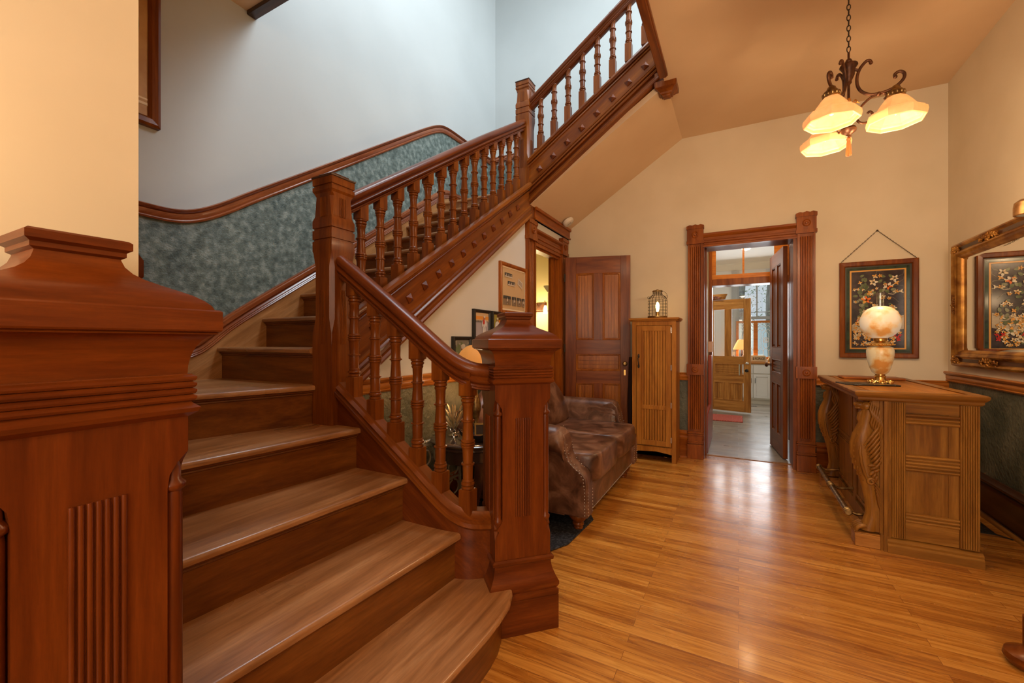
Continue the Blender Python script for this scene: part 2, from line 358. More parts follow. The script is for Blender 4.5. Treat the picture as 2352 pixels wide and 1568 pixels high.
# wall under the second flight with bathroom doorway (Y 4.22-4.86, z<2.36)
def zsoff(Y): return min(2.66,zb2(Y)+.02)
b=MB()
b.prism([(1.60,.99),(1.60,zsoff(1.60)),(3.95,zsoff(3.95)),(4.10,2.66),(4.10,.99)],XU-.12,XU,'x')
b.box(XU-.12,XU,4.10,4.86,2.34,2.66); b.box(XU-.12,XU,4.86,YB,.99,2.66)
struct(b.build('wall_understair',M_WHITE if False else noisy('understair_wall_paint',(.66,.64,.59),(.70,.68,.63),2,.85),smooth=0))
b=MB(); b.box(XU-.12,XU,1.60,4.10,0,.99); b.box(XU-.12,XU,4.86,YB,0,.99); struct(b.build('wall_understair_wainscot',M_GREENW_LIT,smooth=0))
# wall below the first flight seen through the balusters
b=MB(); b.prism([(-1.98,0),(-1.98,.98),(-1.12,.36),(-1.12,0)],1.63,1.67,'y'); struct(b.build('wall_below_first_flight',wood('newel','s1'),smooth=0))
# entry wall (cream, left foreground)
b=MB(); b.box(-3.17,-1.2,-2.6,.45,0,3.6); struct(b.build('wall_entry',M_CREAM,smooth=0))
# front wall with two window openings added for the fill lights (behind the camera)
b=MB(); b.box(-1.2,-1.0,-2.75,-2.6,0,3.6); b.box(-.1,0,-2.75,-2.6,0,3.6); b.box(1.5,XR,-2.75,-2.6,0,3.6); b.box(-1.0,-.1,-2.75,-2.6,0,.7); b.box(0,1.5,-2.75,-2.6,0,.7); b.box(-1.0,-.1,-2.75,-2.6,2.7,3.6); b.box(0,1.5,-2.75,-2.6,2.7,3.6)
struct(b.build('wall_front',M_CREAM,smooth=0))
# ceiling slab with stairwell opening
b=MB(); b.box(-.58,XR+.15,-2.75,YB+.2,ZC,ZC+.28); b.box(-3.17,-.58,-2.75,1.77,ZC,ZC+.28)
struct(b.build('ceiling',M_CEIL,smooth=0))
b=MB(); b.box(-3.17,XR+.15,.9,YB+.2,6.6,6.7); struct(b.build('ceiling_stairwell',M_GREY,smooth=0))
b=MB(); b.box(-3.17,XR+.15,.8,.9,3.88,6.6); b.box(XR,XR+.15,.9,5.3,3.88,6.6); struct(b.build('wall_upper_hall',M_GREY,smooth=0))
# soffit of third flight
b=MB(); b.prism([(XU-.02,2.70),(-.565,3.60),(-.565,3.66),(XU-.02,2.78)],4.0,YB,'y'); struct(b.build('ceiling_stair_soffit',M_CEIL,smooth=0))
# landing slab of second landing
b=MB(); b.box(XL,XU,3.92,YB,2.72,2.88); struct(b.build('floor_upper_landing',wood('tread','y')))
b=MB(); b.box(XU-.02,XU+.03,4.10,YB,2.60,2.735); b.box(XU-.02,XU+.05,4.10,YB,2.70,2.735); b.box(XU-.02,XU+.042,4.10,YB,2.60,2.62)
struct(b.build('trim_landing_beam',wood('trim','y'),bevel=.004))
# opening edge trims
b=MB(); b.box(-.60,-.535,1.70,3.84,3.575,3.92); b.box(-.605,-.545,1.70,3.84,3.565,3.60); b.box(-.612,-.60,1.70,3.84,3.60,3.66)
struct(b.build('trim_opening_right',wood('cherry','y'),bevel=.004))
b=MB(); b.box(-3.02,-.60,1.735,1.80,3.575,3.92); b.box(-3.02,-.60,1.79,1.815,3.60,3.68)
struct(b.build('trim_opening_front',wood('dark','x'),bevel=.004))
# chair rails + baseboards
CRP=[(0,0),(.014,0),(.020,.010),(.012,.016),(.018,.024),(.018,.050),(.012,.056),(.030,.066),(.034,.078),(.028,.086),(0,.086)]
def rail_run(name,pts,prof,side,w_='chair',ax='x'):
    b=MB(); b.sweep([(u,z) for u,z in prof],pts,vertical=False,side=side); return struct(b.build(name,wood(w_,ax),smooth=50))
rail_run('trim_chair_rail_back_left',[(XU,YB,.95),(-.50,YB,.95)],[(-u,z) for u,z in CRP],(0,1,0))
rail_run('trim_chair_rail_back_right',[(.68,YB,.95),(XR,YB,.95)],[(-u,z) for u,z in CRP],(0,1,0))
b=MB(); b.loft([[(XR-u,y,.95+z) for u,z in CRP] for y in (-2.6,YB)]); struct(b.build('trim_chair_rail_right',wood('chair','y'),smooth=50))
b=MB(); b.loft([[(XU+u,y,.99+z) for u,z in CRP] for y in (1.66,3.92)]); struct(b.build('trim_chair_rail_understair',wood('chair','y'),smooth=50))
BBP=[(0,0),(.035,0),(.035,.012),(.026,.02),(.022,.02),(.022,.20),(.030,.21),(.030,.235),(.022,.245),(.034,.256),(.034,.270),(.020,.28),(.012,.30),(0,.30)]
def bb(name,f,ax):
    b=MB(); b.loft([[f(u,z,k) for u,z in BBP] for k in (0,1)]); struct(b.build(name,wood('trim' if ax=='x' else 'dark',ax),smooth=50))
bb('baseboard_right',lambda u,z,k:(XR-u,[-2.6,YB][k],z),'y')
bb('baseboard_back_right',lambda u,z,k:([.68,XR][k],YB-u,z),'x')
bb('baseboard_back_left',lambda u,z,k:([XU,-.50][k],YB-u,z),'x')
b=MB(); b.loft([[(XU+u,y,z) for u,z in BBP] for y in (1.68,3.92)]); struct(b.build('baseboard_understair',wood('trim','y'),smooth=50))
b=MB(); b.loft([[(XR-.035-.022*math.cos(a),y,.022*math.sin(a)) for a in [PI/2*i/5 for i in range(6)]]+[(XR-.03,y,0)] for y in (-2.6,5.1)]); struct(b.build('trim_shoe_moulding',wood('oak','y'),smooth=60))

MB.J=1
# ================================================================== DOORWAY HELPERS
def pilaster(par,x0,x1,yf,yb,zt,mat,M=None,rose=True):
    """fluted casing: front face at yf (towards -y), thickness to yb"""
    cx=(x0+x1)/2; w_=x1-x0
    b=MB(); b.box(x0+.008,x1-.008,yf+.020,yb,.30,zt)
    n=5
    for i in range(n):
        x=x0+.034+(w_-.068)*i/(n-1)
        b.lathe([(.0095,.33),(.0095,zt-.03)],(x,yf+.020,0),10)
    b.box(x0,x0+.018,yf+.002,yb,.30,zt); b.box(x1-.018,x1,yf+.002,yb,.30,zt)
    b.build('casing',mat,par,world=False)
    b=MB(); b.box(x0-.008,x1+.008,yf-.008,yb,0,.16); b.box(x0-.004,x1+.004,yf-.006,yb,.175,.20); b.box(x0,x1,yf,yb,.16,.30)
    for z in (.172,.19,.262,.282): b.box(x0-.008,x1+.008,yf-.012,yb,z,z+.011)
    b.build('plinth_block',mat,par,bevel=.002)
    if rose:
        b=MB(); b.box(x0-.012,x1+.012,yf-.008,yb,.93,1.05)
        b.lathe([(.035,0),(.035,.008),(.028,.012),(.024,.006),(.014,.006),(.010,.014),(.004,.016)],(0,0,0),20,Matrix.Translation((cx,yf-.008,.99))@Matrix.Rotation(PI/2,4,'X'))
        b.build('rosette_block',mat,par)
    b=MB(); b.box(x0-.014,x1+.014,yf-.012,yb,zt,zt+.035); b.box(x0-.008,x1+.008,yf-.006,yb,zt+.035,zt+.165); b.box(x0-.014,x1+.014,yf-.014,yb,zt+.165,zt+.20)
    b.prism([(x0-.014,zt+.20),(x0+.02,zt+.212),(cx-.03,zt+.205),(cx,zt+.215),(cx+.03,zt+.205),(x1-.02,zt+.212),(x1+.014,zt+.20)],yf-.01,yb,'y')
    b.lathe([(.036,0),(.036,.009),(.029,.013),(.025,.007),(.015,.007),(.011,.015),(.004,.017)],(0,0,0),20,Matrix.Translation((cx,yf-.006,zt+.10))@Matrix.Rotation(PI/2,4,'X'))
    b.build('corner_block',mat,par)
def lintel(par,x0,x1,yf,yb,z0,z1,mat):
    b=MB(); h=z1-z0
    P=[(yb,z0),(yf+.006,z0),(yf+.006,z0+.02),(yf+.018,z0+.028),(yf+.018,z0+.3*h),(yf+.008,z0+.34*h),(yf+.008,z0+.46*h),(yf+.018,z0+.5*h),(yf+.018,z0+.7*h),(yf+.004,z0+.76*h),(yf-.006,z0+.86*h),(yf-.006,z1),(yb,z1)]
    b.prism(P,x0,x1,'x'); b.build('lintel',mat,par,smooth=30)
# kitchen doorway (front face Y=5.11)
D1=thing('door_1','carved cherry door frame around the kitchen doorway','door frame',kind='structure')
pilaster(D1,-.50,-.35,5.105,5.17,2.38,wood('case','z'))
pilaster(D1,.52,.67,5.105,5.17,2.38,wood('case','z'))
lintel(D1,-.36,.53,5.115,5.17,2.34,2.49,wood('case','x'))
b=MB(); b.box(-.37,-.335,5.14,5.52,0,2.40); b.box(.488,.54,5.14,5.52,0,2.40); b.box(-.37,.54,5.14,5.52,2.36,2.40); b.box(-.34,-.32,5.30,5.40,0,2.36)
b.build('jamb',wood('doorw','z'),D1)

def raised_panels(b,cells,yf,yb,depth=.018):
    for x0,x1,z0,z1 in cells:
        m=.022
        b.box(x0,x1,yf+depth,yb-depth,z0,z1)
        for (y_a,y_b) in ((yf+.002,yf+depth),(yb-.002,yb-depth)):
            rings=[]
            for (cx,cz,sx,sz) in ((x0,z0,1,1),(x1,z0,-1,1),(x1,z1,-1,-1),(x0,z1,1,-1),(x0,z0,1,1)):
                rings.append([(cx+sx*u,y_a+(y_b-y_a)*v,cz+sz*u) for u,v in ((0,0),(.005,-.15),(.009,.25),(.013,.25),(.018,.75),(m,1),(0,1))])
            b.loft(rings,cap=False)
        n=max(2,int((x1-x0)/.045)) if (z1-z0)>(x1-x0) else 1
        q=m+.010
        if n>1:
            for i in range(n):
                a=x0+q+(x1-x0-2*q)*i/n; c_=x0+q+(x1-x0-2*q)*(i+1)/n-.005
                b.box(a,c_,yf+.009,yb-.009,z0+q,z1-q)
        else:
            k=3
            for i in range(k):
                a=z0+q+(z1-z0-2*q)*i/k; c_=z0+q+(z1-z0-2*q)*(i+1)/k-.007
                b.box(x0+q,x1-q,yf+.009,yb-.009,a,c_)
def leaf_frame(par,w_,h,t,cells,kind,name='leaf_frame'):
    """leaf of full-height outer stiles, rails across and short middle stiles"""
    xl=min(c_[0] for c_ in cells); xr=max(c_[1] for c_ in cells)
    b=MB(); b.box(0,xl,0,t,0,h); b.box(xr,w_,0,t,0,h)
    zs=sorted(set([0,h]+[c_[2] for c_ in cells]+[c_[3] for c_ in cells]))
    for j in range(len(zs)-1):
        cz=(zs[j]+zs[j+1])/2; row=sorted((c_[0],c_[1]) for c_ in cells if c_[2]<cz<c_[3])
        if not row: b.cur=1; b.box(xl,xr,.001,t-.001,zs[j],zs[j+1]); continue
        b.cur=0
        for (p,q),(r_,u_) in zip(row,row[1:]): b.box(q,r_,.0005,t-.0005,zs[j],zs[j+1])
    return b.build(name,[wood(kind,'z'),wood(kind,'x')],par,smooth=0,bevel=.0015)
def knob(par,x,z,yf,t,mat,r=.026):
    b=MB()
    for s,y in ((-1,yf),(1,yf+t)):
        Mx=Matrix.Translation((x,y,z))@Matrix.Rotation(PI/2*(1 if s<0 else -1),4,'X')
        b.lathe([(r*.9,0),(r*.9,.004),(.009,.008),(.009,.03),(r,.036),(r*1.05,.05),(r*.7,.062),(.002,.064)],(0,0,0),16,Mx)
    b.build('door_knob',mat,par)
# bathroom doorway in the understair wall (faces +X): build with y-facing helper then rotate
D2=thing('door_2','carved cherry door frame beside the framed team display','door frame',loc=(XU,4.48,0),rz=PI/2,kind='structure')
# local x -> world +Y, local -y -> world +X
pilaster(D2,-.555,-.38,-.045,0,2.36,wood('case','z'),rose=False)
pilaster(D2,.38,.555,-.045,0,2.36,wood('case','z'),rose=False)
lintel(D2,-.39,.39,-.045,0,2.36,2.50,wood('case','x'))
b=MB(); b.box(-.40,-.368,-.03,.14,0,2.36); b.box(.374,.40,-.03,.14,0,2.36); b.box(-.38,.38,-.03,.14,2.325,2.37); b.box(-.37,-.355,.06,.10,0,2.34); b.box(.350,.368,.06,.10,0,2.34); b.box(-.38,.38,.0,.03,2.30,2.335)
b.build('jamb',wood('trim','z'),D2)
# open leaf of the bathroom door against the back wall
ang=math.atan2(5.075-4.86,-1.115+1.84)
L2=thing('door_3','tall cherry four-panel door standing open behind the sofa','door',loc=(-1.86,4.86,.02),rz=ang,kind='structure')
W2,H2=.765,2.30
cells=[(.13,.34,1.30,2.10),(.445,.65,1.30,2.10),(.13,.65,.93,1.13),(.13,.34,.25,.78),(.445,.65,.25,.78)]
leaf_frame(L2,W2,H2,.04,cells,'doorw')
b=MB(); raised_panels(b,cells,0,.04); b.build('door_panels',wood('panel','z'),L2,smooth=0)
knob(L2,W2-.065,1.02,0,.04,M_OLDB)
b=MB(); b.lathe([(.009,0),(.009,.006)],(0,0,0),12,Matrix.Translation((W2-.065,-.001,.93))@Matrix.Rotation(PI/2,4,'X')); b.box(W2-.075,W2-.055,-.004,0,.88,.945); b.build('keyhole_plate',M_BRASS,L2)
b=MB()
for z in (.3,1.15,2.0): b.lathe([(.009,z),(.009,z+.10)],(-.006,-.008,0),10)
b.build('hinge',M_IRON,L2)
# dark kitchen door leaf, opened into the vestibule
hx,hy=.475,5.53; fx,fy=.392,6.26
L1=thing('door_4','dark stained panel door swung open at the right of the kitchen doorway','door',loc=(hx,hy,.01),rz=math.atan2(fy-hy,fx-hx),kind='structure')
cells=[(.12,.31,1.22,2.18),(.42,.61,1.22,2.18),(.12,.61,.92,1.08),(.12,.31,.22,.80),(.42,.61,.22,.80)]
leaf_frame(L1,.735,2.34,.045,cells,'doorw')
b=MB(); raised_panels(b,cells,0,.045); b.build('door_panels',wood('cherry','z'),L1,smooth=0)
knob(L1,.68,1.0,0,.045,M_BRONZE)

# ================================================================== VESTIBULE + KITCHEN
b=MB(); b.box(-1.0,-.36,6.70,6.85,0,3.0); b.box(.62,1.2,6.70,6.85,0,3.0); b.box(-.36,.62,6.70,6.85,2.75,3.0); b.box(-1.15,-1.0,5.36,6.85,0,3.0); b.box(.75,.9,5.36,6.85,0,3.0)
struct(b.build('wall_vestibule',M_CREAM,smooth=0))
b=MB(); b.box(-1.15,1.2,5.36,6.85,3.0,3.08); struct(b.build('ceiling_vestibule',M_WHITE,smooth=0))
D5=thing('door_5','transom doorway frame with two glass lights leading to the kitchen','door frame',kind='structure')
b=MB(); b.box(-.375,-.335,6.66,6.9,0,2.78); b.box(.58,.62,6.66,6.9,0,2.78); b.box(-.375,.62,6.66,6.9,2.70,2.78); b.box(-.335,.58,6.66,6.9,2.09,2.18)
b.build('jamb',wood('cherry','z'),D5,bevel=.003)
b=MB(); b.box(-.335,.58,6.68,6.72,2.18,2.24); b.box(-.335,.58,6.68,6.72,2.655,2.70); b.box(-.335,-.285,6.68,6.72,2.24,2.655); b.box(.42,.58,6.68,6.72,2.24,2.655); b.box(.045,.07,6.68,6.72,2.24,2.655)
b.build('transom_sash',wood('chair','x'),D5)
b=MB(); b.box(-.285,.045,6.698,6.702,2.24,2.655); b.box(.07,.42,6.698,6.702,2.24,2.655); b.build('transom_pane',M_PANE,D5,smooth=0)
b=MB(); b.box(-1.75,-1.6,6.85,10.7,0,3.0); b.box(2.1,2.25,6.85,10.7,0,3.0); b.box(-1.75,-.02,10.55,10.7,0,3.0); b.box(1.25,2.25,10.55,10.7,0,3.0); b.box(-.02,1.25,10.55,10.7,0,.93); b.box(-.02,1.25,10.55,10.7,2.70,3.0)
struct(b.build('wall_kitchen',M_WHITE,smooth=0))
b=MB(); b.box(-1.75,2.25,6.85,10.7,3.0,3.1); struct(b.build('ceiling_kitchen',M_WHITE,smooth=0))
b=MB(); b.prism([(10.55,2.86),(10.52,2.86),(10.44,2.97),(10.44,3.0),(10.55,3.0)],-1.6,2.1,'x'); struct(b.build('trim_kitchen_crown',M_WHITE2,smooth=0))
# kitchen windows
W=thing('window_1','tall kitchen window with leaded glass panels below','window',kind='structure')
b=MB(); b.box(-.14,-.02,10.49,10.55,.90,2.85); b.box(-.02,1.25,10.51,10.55,2.60,2.72); b.box(1.25,1.37,10.49,10.55,.9,2.85); b.box(-.02,.01,10.50,10.58,.93,2.62); b.box(-.02,1.25,10.54,10.58,1.78,1.84); b.box(-.02,1.25,10.545,10.575,1.925,1.94); b.box(.335,.36,10.545,10.575,1.80,2.62); b.box(.80,.825,10.545,10.575,1.80,2.62)
b.build('window_frame',plain('window_grey_paint',(.42,.43,.42),.5),W)
b=MB(); b.box(-.05,.95,10.46,10.50,1.70,1.745); b.box(-.05,.95,10.46,10.50,.93,.975); b.box(-.05,.0,10.46,10.50,.93,1.745); b.box(.28,.36,10.46,10.50,.93,1.745); b.box(.66,.73,10.46,10.50,.93,1.745)
b.build('leaded_sash',wood('chair','x'),W)
b=MB()
for x0,x1 in ((.0,.28),(.36,.66)):
    cx=(x0+x1)/2; y=10.48
    def ln(a,c_,r=.0045): b.tube([(a[0],y,a[1]),(c_[0],y,c_[1])],r,5)
    for k in range(4):
        xx=x0+(x1-x0)*k/3
        ln((xx,.975),(xx,1.10)); ln((xx,1.10),(min(x1,xx+.045),1.16)) ; ln((xx,1.10),(max(x0,xx-.045),1.16))
    for zz in (1.52,1.60,1.66):
        for k in range(4):
            a=x0+(x1-x0)*k/4; e=x0+(x1-x0)*(k+1)/4; m_=(a+e)/2
            ln((a,zz),(m_,zz+.05)); ln((m_,zz+.05),(e,zz))
    for s in (-1,1):
        ln((cx+s*.09,1.16),(cx+s*.09,1.50)); ln((cx+s*.05,1.20),(cx+s*.05,1.46)); ln((cx+s*.05,1.20),(cx,1.15)); ln((cx+s*.05,1.46),(cx,1.52))
    for k in range(8):
        a=2*PI*k/8; ln((cx,1.33),(cx+.05*math.cos(a),1.33+.06*math.sin(a)))
        ln((cx+.05*math.cos(a),1.33+.06*math.sin(a)),(cx+.05*math.cos(a+PI/4),1.33+.06*math.sin(a+PI/4)))
b.build('leaded_tracery',plain('white_lead_came',(.85,.86,.86),.4),W,smooth=0)
b=MB(); b.box(.0,.95,10.483,10.487,.975,1.70); b.build('leaded_pane',pane_mat('wavy_bevelled_glass',(.85,.95,.97),.14,.15),W,smooth=0)
b=MB(); b.box(.01,1.25,10.558,10.562,.93,2.62); b.build('window_pane',M_PANE,W,smooth=0)
# trees outside
def tree(x,y,r,h,label,lean=0):
    t=thing('tree',label,'tree',loc=(x,y,-.3))
    b=MB(); b.tube([(lean*k/8+.05*math.sin(k),.03*math.cos(k*2),h*k/8) for k in range(9)],[r*(1.15-.45*k/8) for k in range(9)],12); b.build('trunk',noisy('grey_tree_bark',(.12,.12,.11),(.34,.35,.33),8,.9,.6,20,stretch=(1,1,.25),bdist=.03),t)
    b=MB(); rnd=random.Random(int(x*100)+3)
    for k in range(700):
        a=rnd.uniform(0,2*PI); q=rnd.uniform(.3,1.7); z=rnd.uniform(h*.45,h*1.05); s=rnd.uniform(.018,.05)
        p=Vector((lean+q*math.cos(a),q*math.sin(a),z)); u=Vector((rnd.uniform(-1,1),rnd.uniform(-1,1),rnd.uniform(-1,1))).normalized(); v=u.orthogonal().normalized()
        b.add([p+u*s,p+v*s*.5,p-u*s,p-v*s*.5],[(0,1,2,3)])
    b.build('foliage',plain('pale_leaf_green',(.34,.44,.27),.7),t,smooth=0)
tree(1.0,14.2,.30,4.6,'thick grey tree trunk outside the right kitchen window pane')
tree(.10,16.5,.13,4.4,'thin leafy tree outside the left kitchen window pane')
b=MB(); b.box(-9,9,10.9,30,-.5,-.3); struct(b.build('ground_outside',noisy('lawn',(.12,.17,.07),(.22,.28,.12),3,.9),smooth=0))
# base cabinet
kc=thing('kitchen_cabinet','white shaker base cabinet under the kitchen window','cabinet',loc=(.62,10.25,0))
b=MB(); b.box(-1.1,1.1,-.10,.29,.10,.83); b.box(-1.08,1.08,-.04,.29,0,.10); b.build('body',M_WHITE2,kc)
for i,(x0,x1) in enumerate(((-.74,-.36),(-.35,-.04),(-.03,.35))):
    b=MB(); z0,z1=.13,.62; f=.05
    for q in ((x0,x0+f,z0,z1),(x1-f,x1,z0,z1),(x0+f,x1-f,z0,z0+f),(x0+f,x1-f,z1-f,z1)): b.box(q[0],q[1],-.122,-.10,q[2],q[3])
    b.box(x0+f,x1-f,-.108,-.10,z0+f,z1-f); d=b.build('door',M_WHITE,kc,bevel=.002)
    xh=x1-.03 if i==0 else x0+.03
    b=MB(); b.tube([(xh,-.122,.44),(xh,-.14,.445),(xh,-.14,.535),(xh,-.122,.54)],.005,6); b.build('handle',M_BLK,d)
    b=MB(); b.box(x0,x1,-.122,-.10,.64,.81); b.build('drawer',M_WHITE,kc,bevel=.002)
b=MB(); b.box(-.50,1.73,10.12,10.545,.83,.87); tag(b.build('countertop',wood('oldoak','x'),bevel=.004),'light wood countertop under the leaded kitchen window','countertop')
# sign
sg=thing('wooden_sign','small cream wooden sign with black lettering on the kitchen counter','sign',loc=(.28,10.18,.87),rz=-.1)
b=MB(); b.prism([(-.22,0),(.20,0),(.22,.03),(.22,.11),(.20,.14),(-.22,.14)],0,.02,'y'); b.build('board',plain('cream_sign_paint',(.72,.50,.27),.6),sg)
b=MB(); b.box(-.25,.25,-.03,.05,-.0,.015); b.build('base_strip',wood('oldoak','x'),sg)
tcu=bpy.data.curves.new('lettering','FONT'); tcu.body='& FROMAGES'; tcu.size=.085; tcu.extrude=.001; tcu.align_x='CENTER'; tcu.align_y='CENTER'
_t=bpy.data.objects.new('font_temp',tcu); COL.objects.link(_t); tcu.materials.append(M_BLACK)
_me=bpy.data.meshes.new_from_object(_t,depsgraph=bpy.context.evaluated_depsgraph_get()); bpy.data.objects.remove(_t)
to=bpy.data.objects.new('lettering',_me); COL.objects.link(to); to.parent=sg; to.location=(0,-.003,.072); to.rotation_euler=(PI/2,0,0); to.scale=(.225/max(to.dimensions.x,.01),1.05,1); to.location=(.092,-.003,.072)
# kitchen table lamp
kl=thing('kitchen_lamp','lit amber bell-shaped table lamp behind the half-glazed door','lamp',loc=(.06,10.28,.87))
b=MB(); b.lathe([(.06,0),(.06,.015),(.02,.03),(.015,.10),(.03,.14),(.015,.2),(.01,.30)],n=14); b.build('base',M_BRONZE,kl)
b=MB(); b.lathe([(.17,.26),(.13,.36),(.075,.47)],n=16,cap=False); b.build('shade',plain('lit_amber_shade',(.6,.30,.08),.7,emit=(1,.45,.10),es=1.0),kl)
point('vestibule_assumed_light',(.10,6.1,2.75),14,(1,.72,.42),.08)  # assumed warm light for the orange jamb edges, no fixture modelled
point('kitchen_fill_light',(-.95,8.2,2.6),16,(1,.93,.82),.12)  # fill added to brighten the cabinets, no fixture modelled
point('kitchen_lamp_light',(.06,10.28,1.24),4,WARM)
# counter on which lamp stands extends to the left: small bottles
for i,(x,h) in enumerate(((-.10,.13),(-.15,.10),(.56,.12))):
    b=MB(); b.lathe([(.025,0),(.028,h*.5),(.012,h*.75),(.012,h)],(0,0,0),12); q=b.build('bottle',M_BLK if i<2 else M_OLDB); q.location=(x,10.3,.87)
    tag(q,['small dark bottle nearest the amber kitchen lamp','shortest dark bottle at the left end of the kitchen counter','small brown jar beside the lettered sign'][i],'bottle','small bottles on the kitchen counter')
# half-glazed oak door (kitchen)
ax,ay=-.50,8.845; bx,by=.18,8.65
L5=thing('door_6','half-glazed weathered oak door standing open in the kitchen','door',loc=(ax,ay,.03),rz=math.atan2(by-ay,bx-ax),kind='structure')
Wd=.715; 
cells=[(.09,.28,1.0,1.86),(.40,.60,1.0,1.86)]; pc=[(.09,.57,.68,.86),(.09,.26,.20,.52),(.36,.58,.20,.52)]
leaf_frame(L5,Wd,2.04,.04,cells+pc,'oldoak')
b=MB(); raised_panels(b,pc,0,.04); b.build('door_panels',wood('oldoak','z'),L5,smooth=0)
b=MB(); b.box(.09,.28,.018,.022,1.0,1.86); b.box(.40,.60,.018,.022,1.0,1.86); b.build('glass_pane',M_PANE,L5,smooth=0)
knob(L5,Wd-.055,.75,0,.04,M_BLACK); b=MB(); b.ball((Wd-.055,-.008,.88),.028,.01,.024); b.build('lock_plate',M_CHROME,L5)
b=MB(); b.box(.525,.545,-.012,0,.66,.86); b.build('door_strip',M_CHROME,L5)
# red mat
b=MB(); b.box(-.55,.06,7.72,8.35,0,.018); tag(b.build('floor_mat',noisy('red_woven_mat',(.35,.03,.02),(.60,.16,.11),60,.95,.5,80,bdist=.004),bevel=.006),'red woven mat on the grey kitchen floor','mat')
b=MB(); b.box(.02,.32,9.72,9.84,0,.006)
for i in range(9): b.box(.03+i*.032,.045+i*.032,9.73,9.83,.006,.009)
tag(b.build('floor_register',plain('grey_register_metal',(.22,.20,.17),.5,.5),smooth=0),'grey metal floor vent in front of the kitchen cabinets','vent')
# red bench end in the vestibule
bt=thing('bench','reddish wooden bench end just inside the kitchen doorway','bench',loc=(-.42,5.75,0))
b=MB(); b.prism([(-.33,0),(.62,0),(.62,.50),(.66,.52),(.66,1.02),(.63,1.09),(.55,1.12),(.38,1.12),(.38,.48),(-.33,.46)],-.02,.02,'x',Matrix.Translation((.085,0,0))); b.build('end_panel',plain('red_brown_paint',(.36,.06,.025),.45,coat=.2),bt,bevel=.008)
b=MB(); b.box(-.30,.06,-.33,.62,.42,.46); b.build('seat',wood('newel','y'),bt)
b=MB(); b.box(-.30,.06,.40,.44,.46,1.05); b.build('backrest',wood('newel','x'),bt)
# papers pinned on the vestibule wall
b=MB(); b.box(-.385,-.325,6.648,6.656,1.15,1.30); tag(b.build('paper_notice',plain('pink_paper',(.75,.50,.42),.8),smooth=0),'pink paper notice pinned to the doorpost above the bench','notice')
# basket with red berries hanging upper left
bk=thing('berry_basket','twig basket of red berries on top of the half-glazed door','basket',loc=(-.37,8.83,2.075),rz=-.27)
b=MB()
for z in range(5): b.tube([((.12+.008*z)*math.cos(a)+.03,.05*math.sin(a),.012+.020*z) for a in [2*PI*k/16 for k in range(17)]],.012,6)
b.build('basket_body',wood('oldoak','x'),bk)
b=MB(); rnd=random.Random(5)
for k in range(150):
    q=rnd.uniform(-.22,.10); b.ball((q,rnd.uniform(-.085,.05),rnd.uniform(.015,.06)+max(0,.12*(1-abs(q+.15)/.12))*rnd.random()),.015,n=6,m=4)
b.build('berries',noisy('red_berries',(.25,.02,.01),(.30,.14,.06),30,.5),bk)['kind']='stuff'

# ================================================================== BATHROOM seen through door_2
b=MB(); b.box(-4.2,XU-.12,6.3,6.45,0,3.0); b.box(-4.3,-4.2,3.9,6.45,0,3.0); b.box(XU-.12,XU-.0,5.36,6.45,0,3.0); b.box(-4.2,XU-.12,4.05,4.12,0,2.6)
struct(b.build('wall_bathroom',M_BATH,smooth=0))
b=MB(); b.box(-4.3,XU,5.36,6.45,2.9,3.0); b.box(-4.3,XU-.12,4.1,5.36,2.5,2.58); struct(b.build('ceiling_bathroom',M_BATH,smooth=0))
b=MB(); b.box(-4.2,XU,5.345,6.3,-.1,0); struct(b.build('floor_bathroom',plain('bath_tile',(.5,.45,.35),.4),smooth=0))
vs=thing('vanity_light','two-light bathroom wall fixture with frosted glass shades','light fixture',loc=(-2.815,6.3,1.87))
vs.scale=(.55,.8,.9)
b=MB(); b.box(-.16,.16,-.03,0,-.07,.06); b.tube([(-.2,-.02,-.09),(.2,-.02,-.09)],.012,8)
for s in (-1,1): b.tube([(s*.10,-.03,.0),(s*.13,-.10,.05),(s*.17,-.12,.09),(s*.2,-.12,.07),(s*.19,-.12,.0)],.007,6)
b.build('backplate',M_BRONZE,vs)
for s in (-1,1):
    b=MB(); b.lathe([(.03,0),(.045,-.04),(.055,-.10),(.06,-.14)],(s*.19,-.12,.0),12,cap=False); b.build('glass_shade',plain('lit_white_shade',(.9,.85,.7),.5,emit=(1,.85,.55),es=2.4),vs)
point('vanity_light_lamp',(-2.85,6.0,1.75),16,(1,.78,.42),.08)
bc=thing('linen_cabinet','tall cream linen cabinet beside the bathroom wall light','cabinet',loc=(-2.355,6.12,0))
b=MB(); b.box(-.20,.3,-.18,.18,0,2.05); b.prism([(-.20,2.05),(-.26,2.13),(-.26,2.15),(.36,2.15),(.36,2.13),(.3,2.05)],-.2,.18,'y'); b.build('body',M_WHITE2,bc)
b=MB(); b.box(-.17,.27,-.20,-.18,.1,2.0); d=b.build('door',M_WHITE2,bc,bevel=.003)
b=MB(); b.ball((-.12,-.21,1.2),.018); b.build('knob',M_BLK,d)

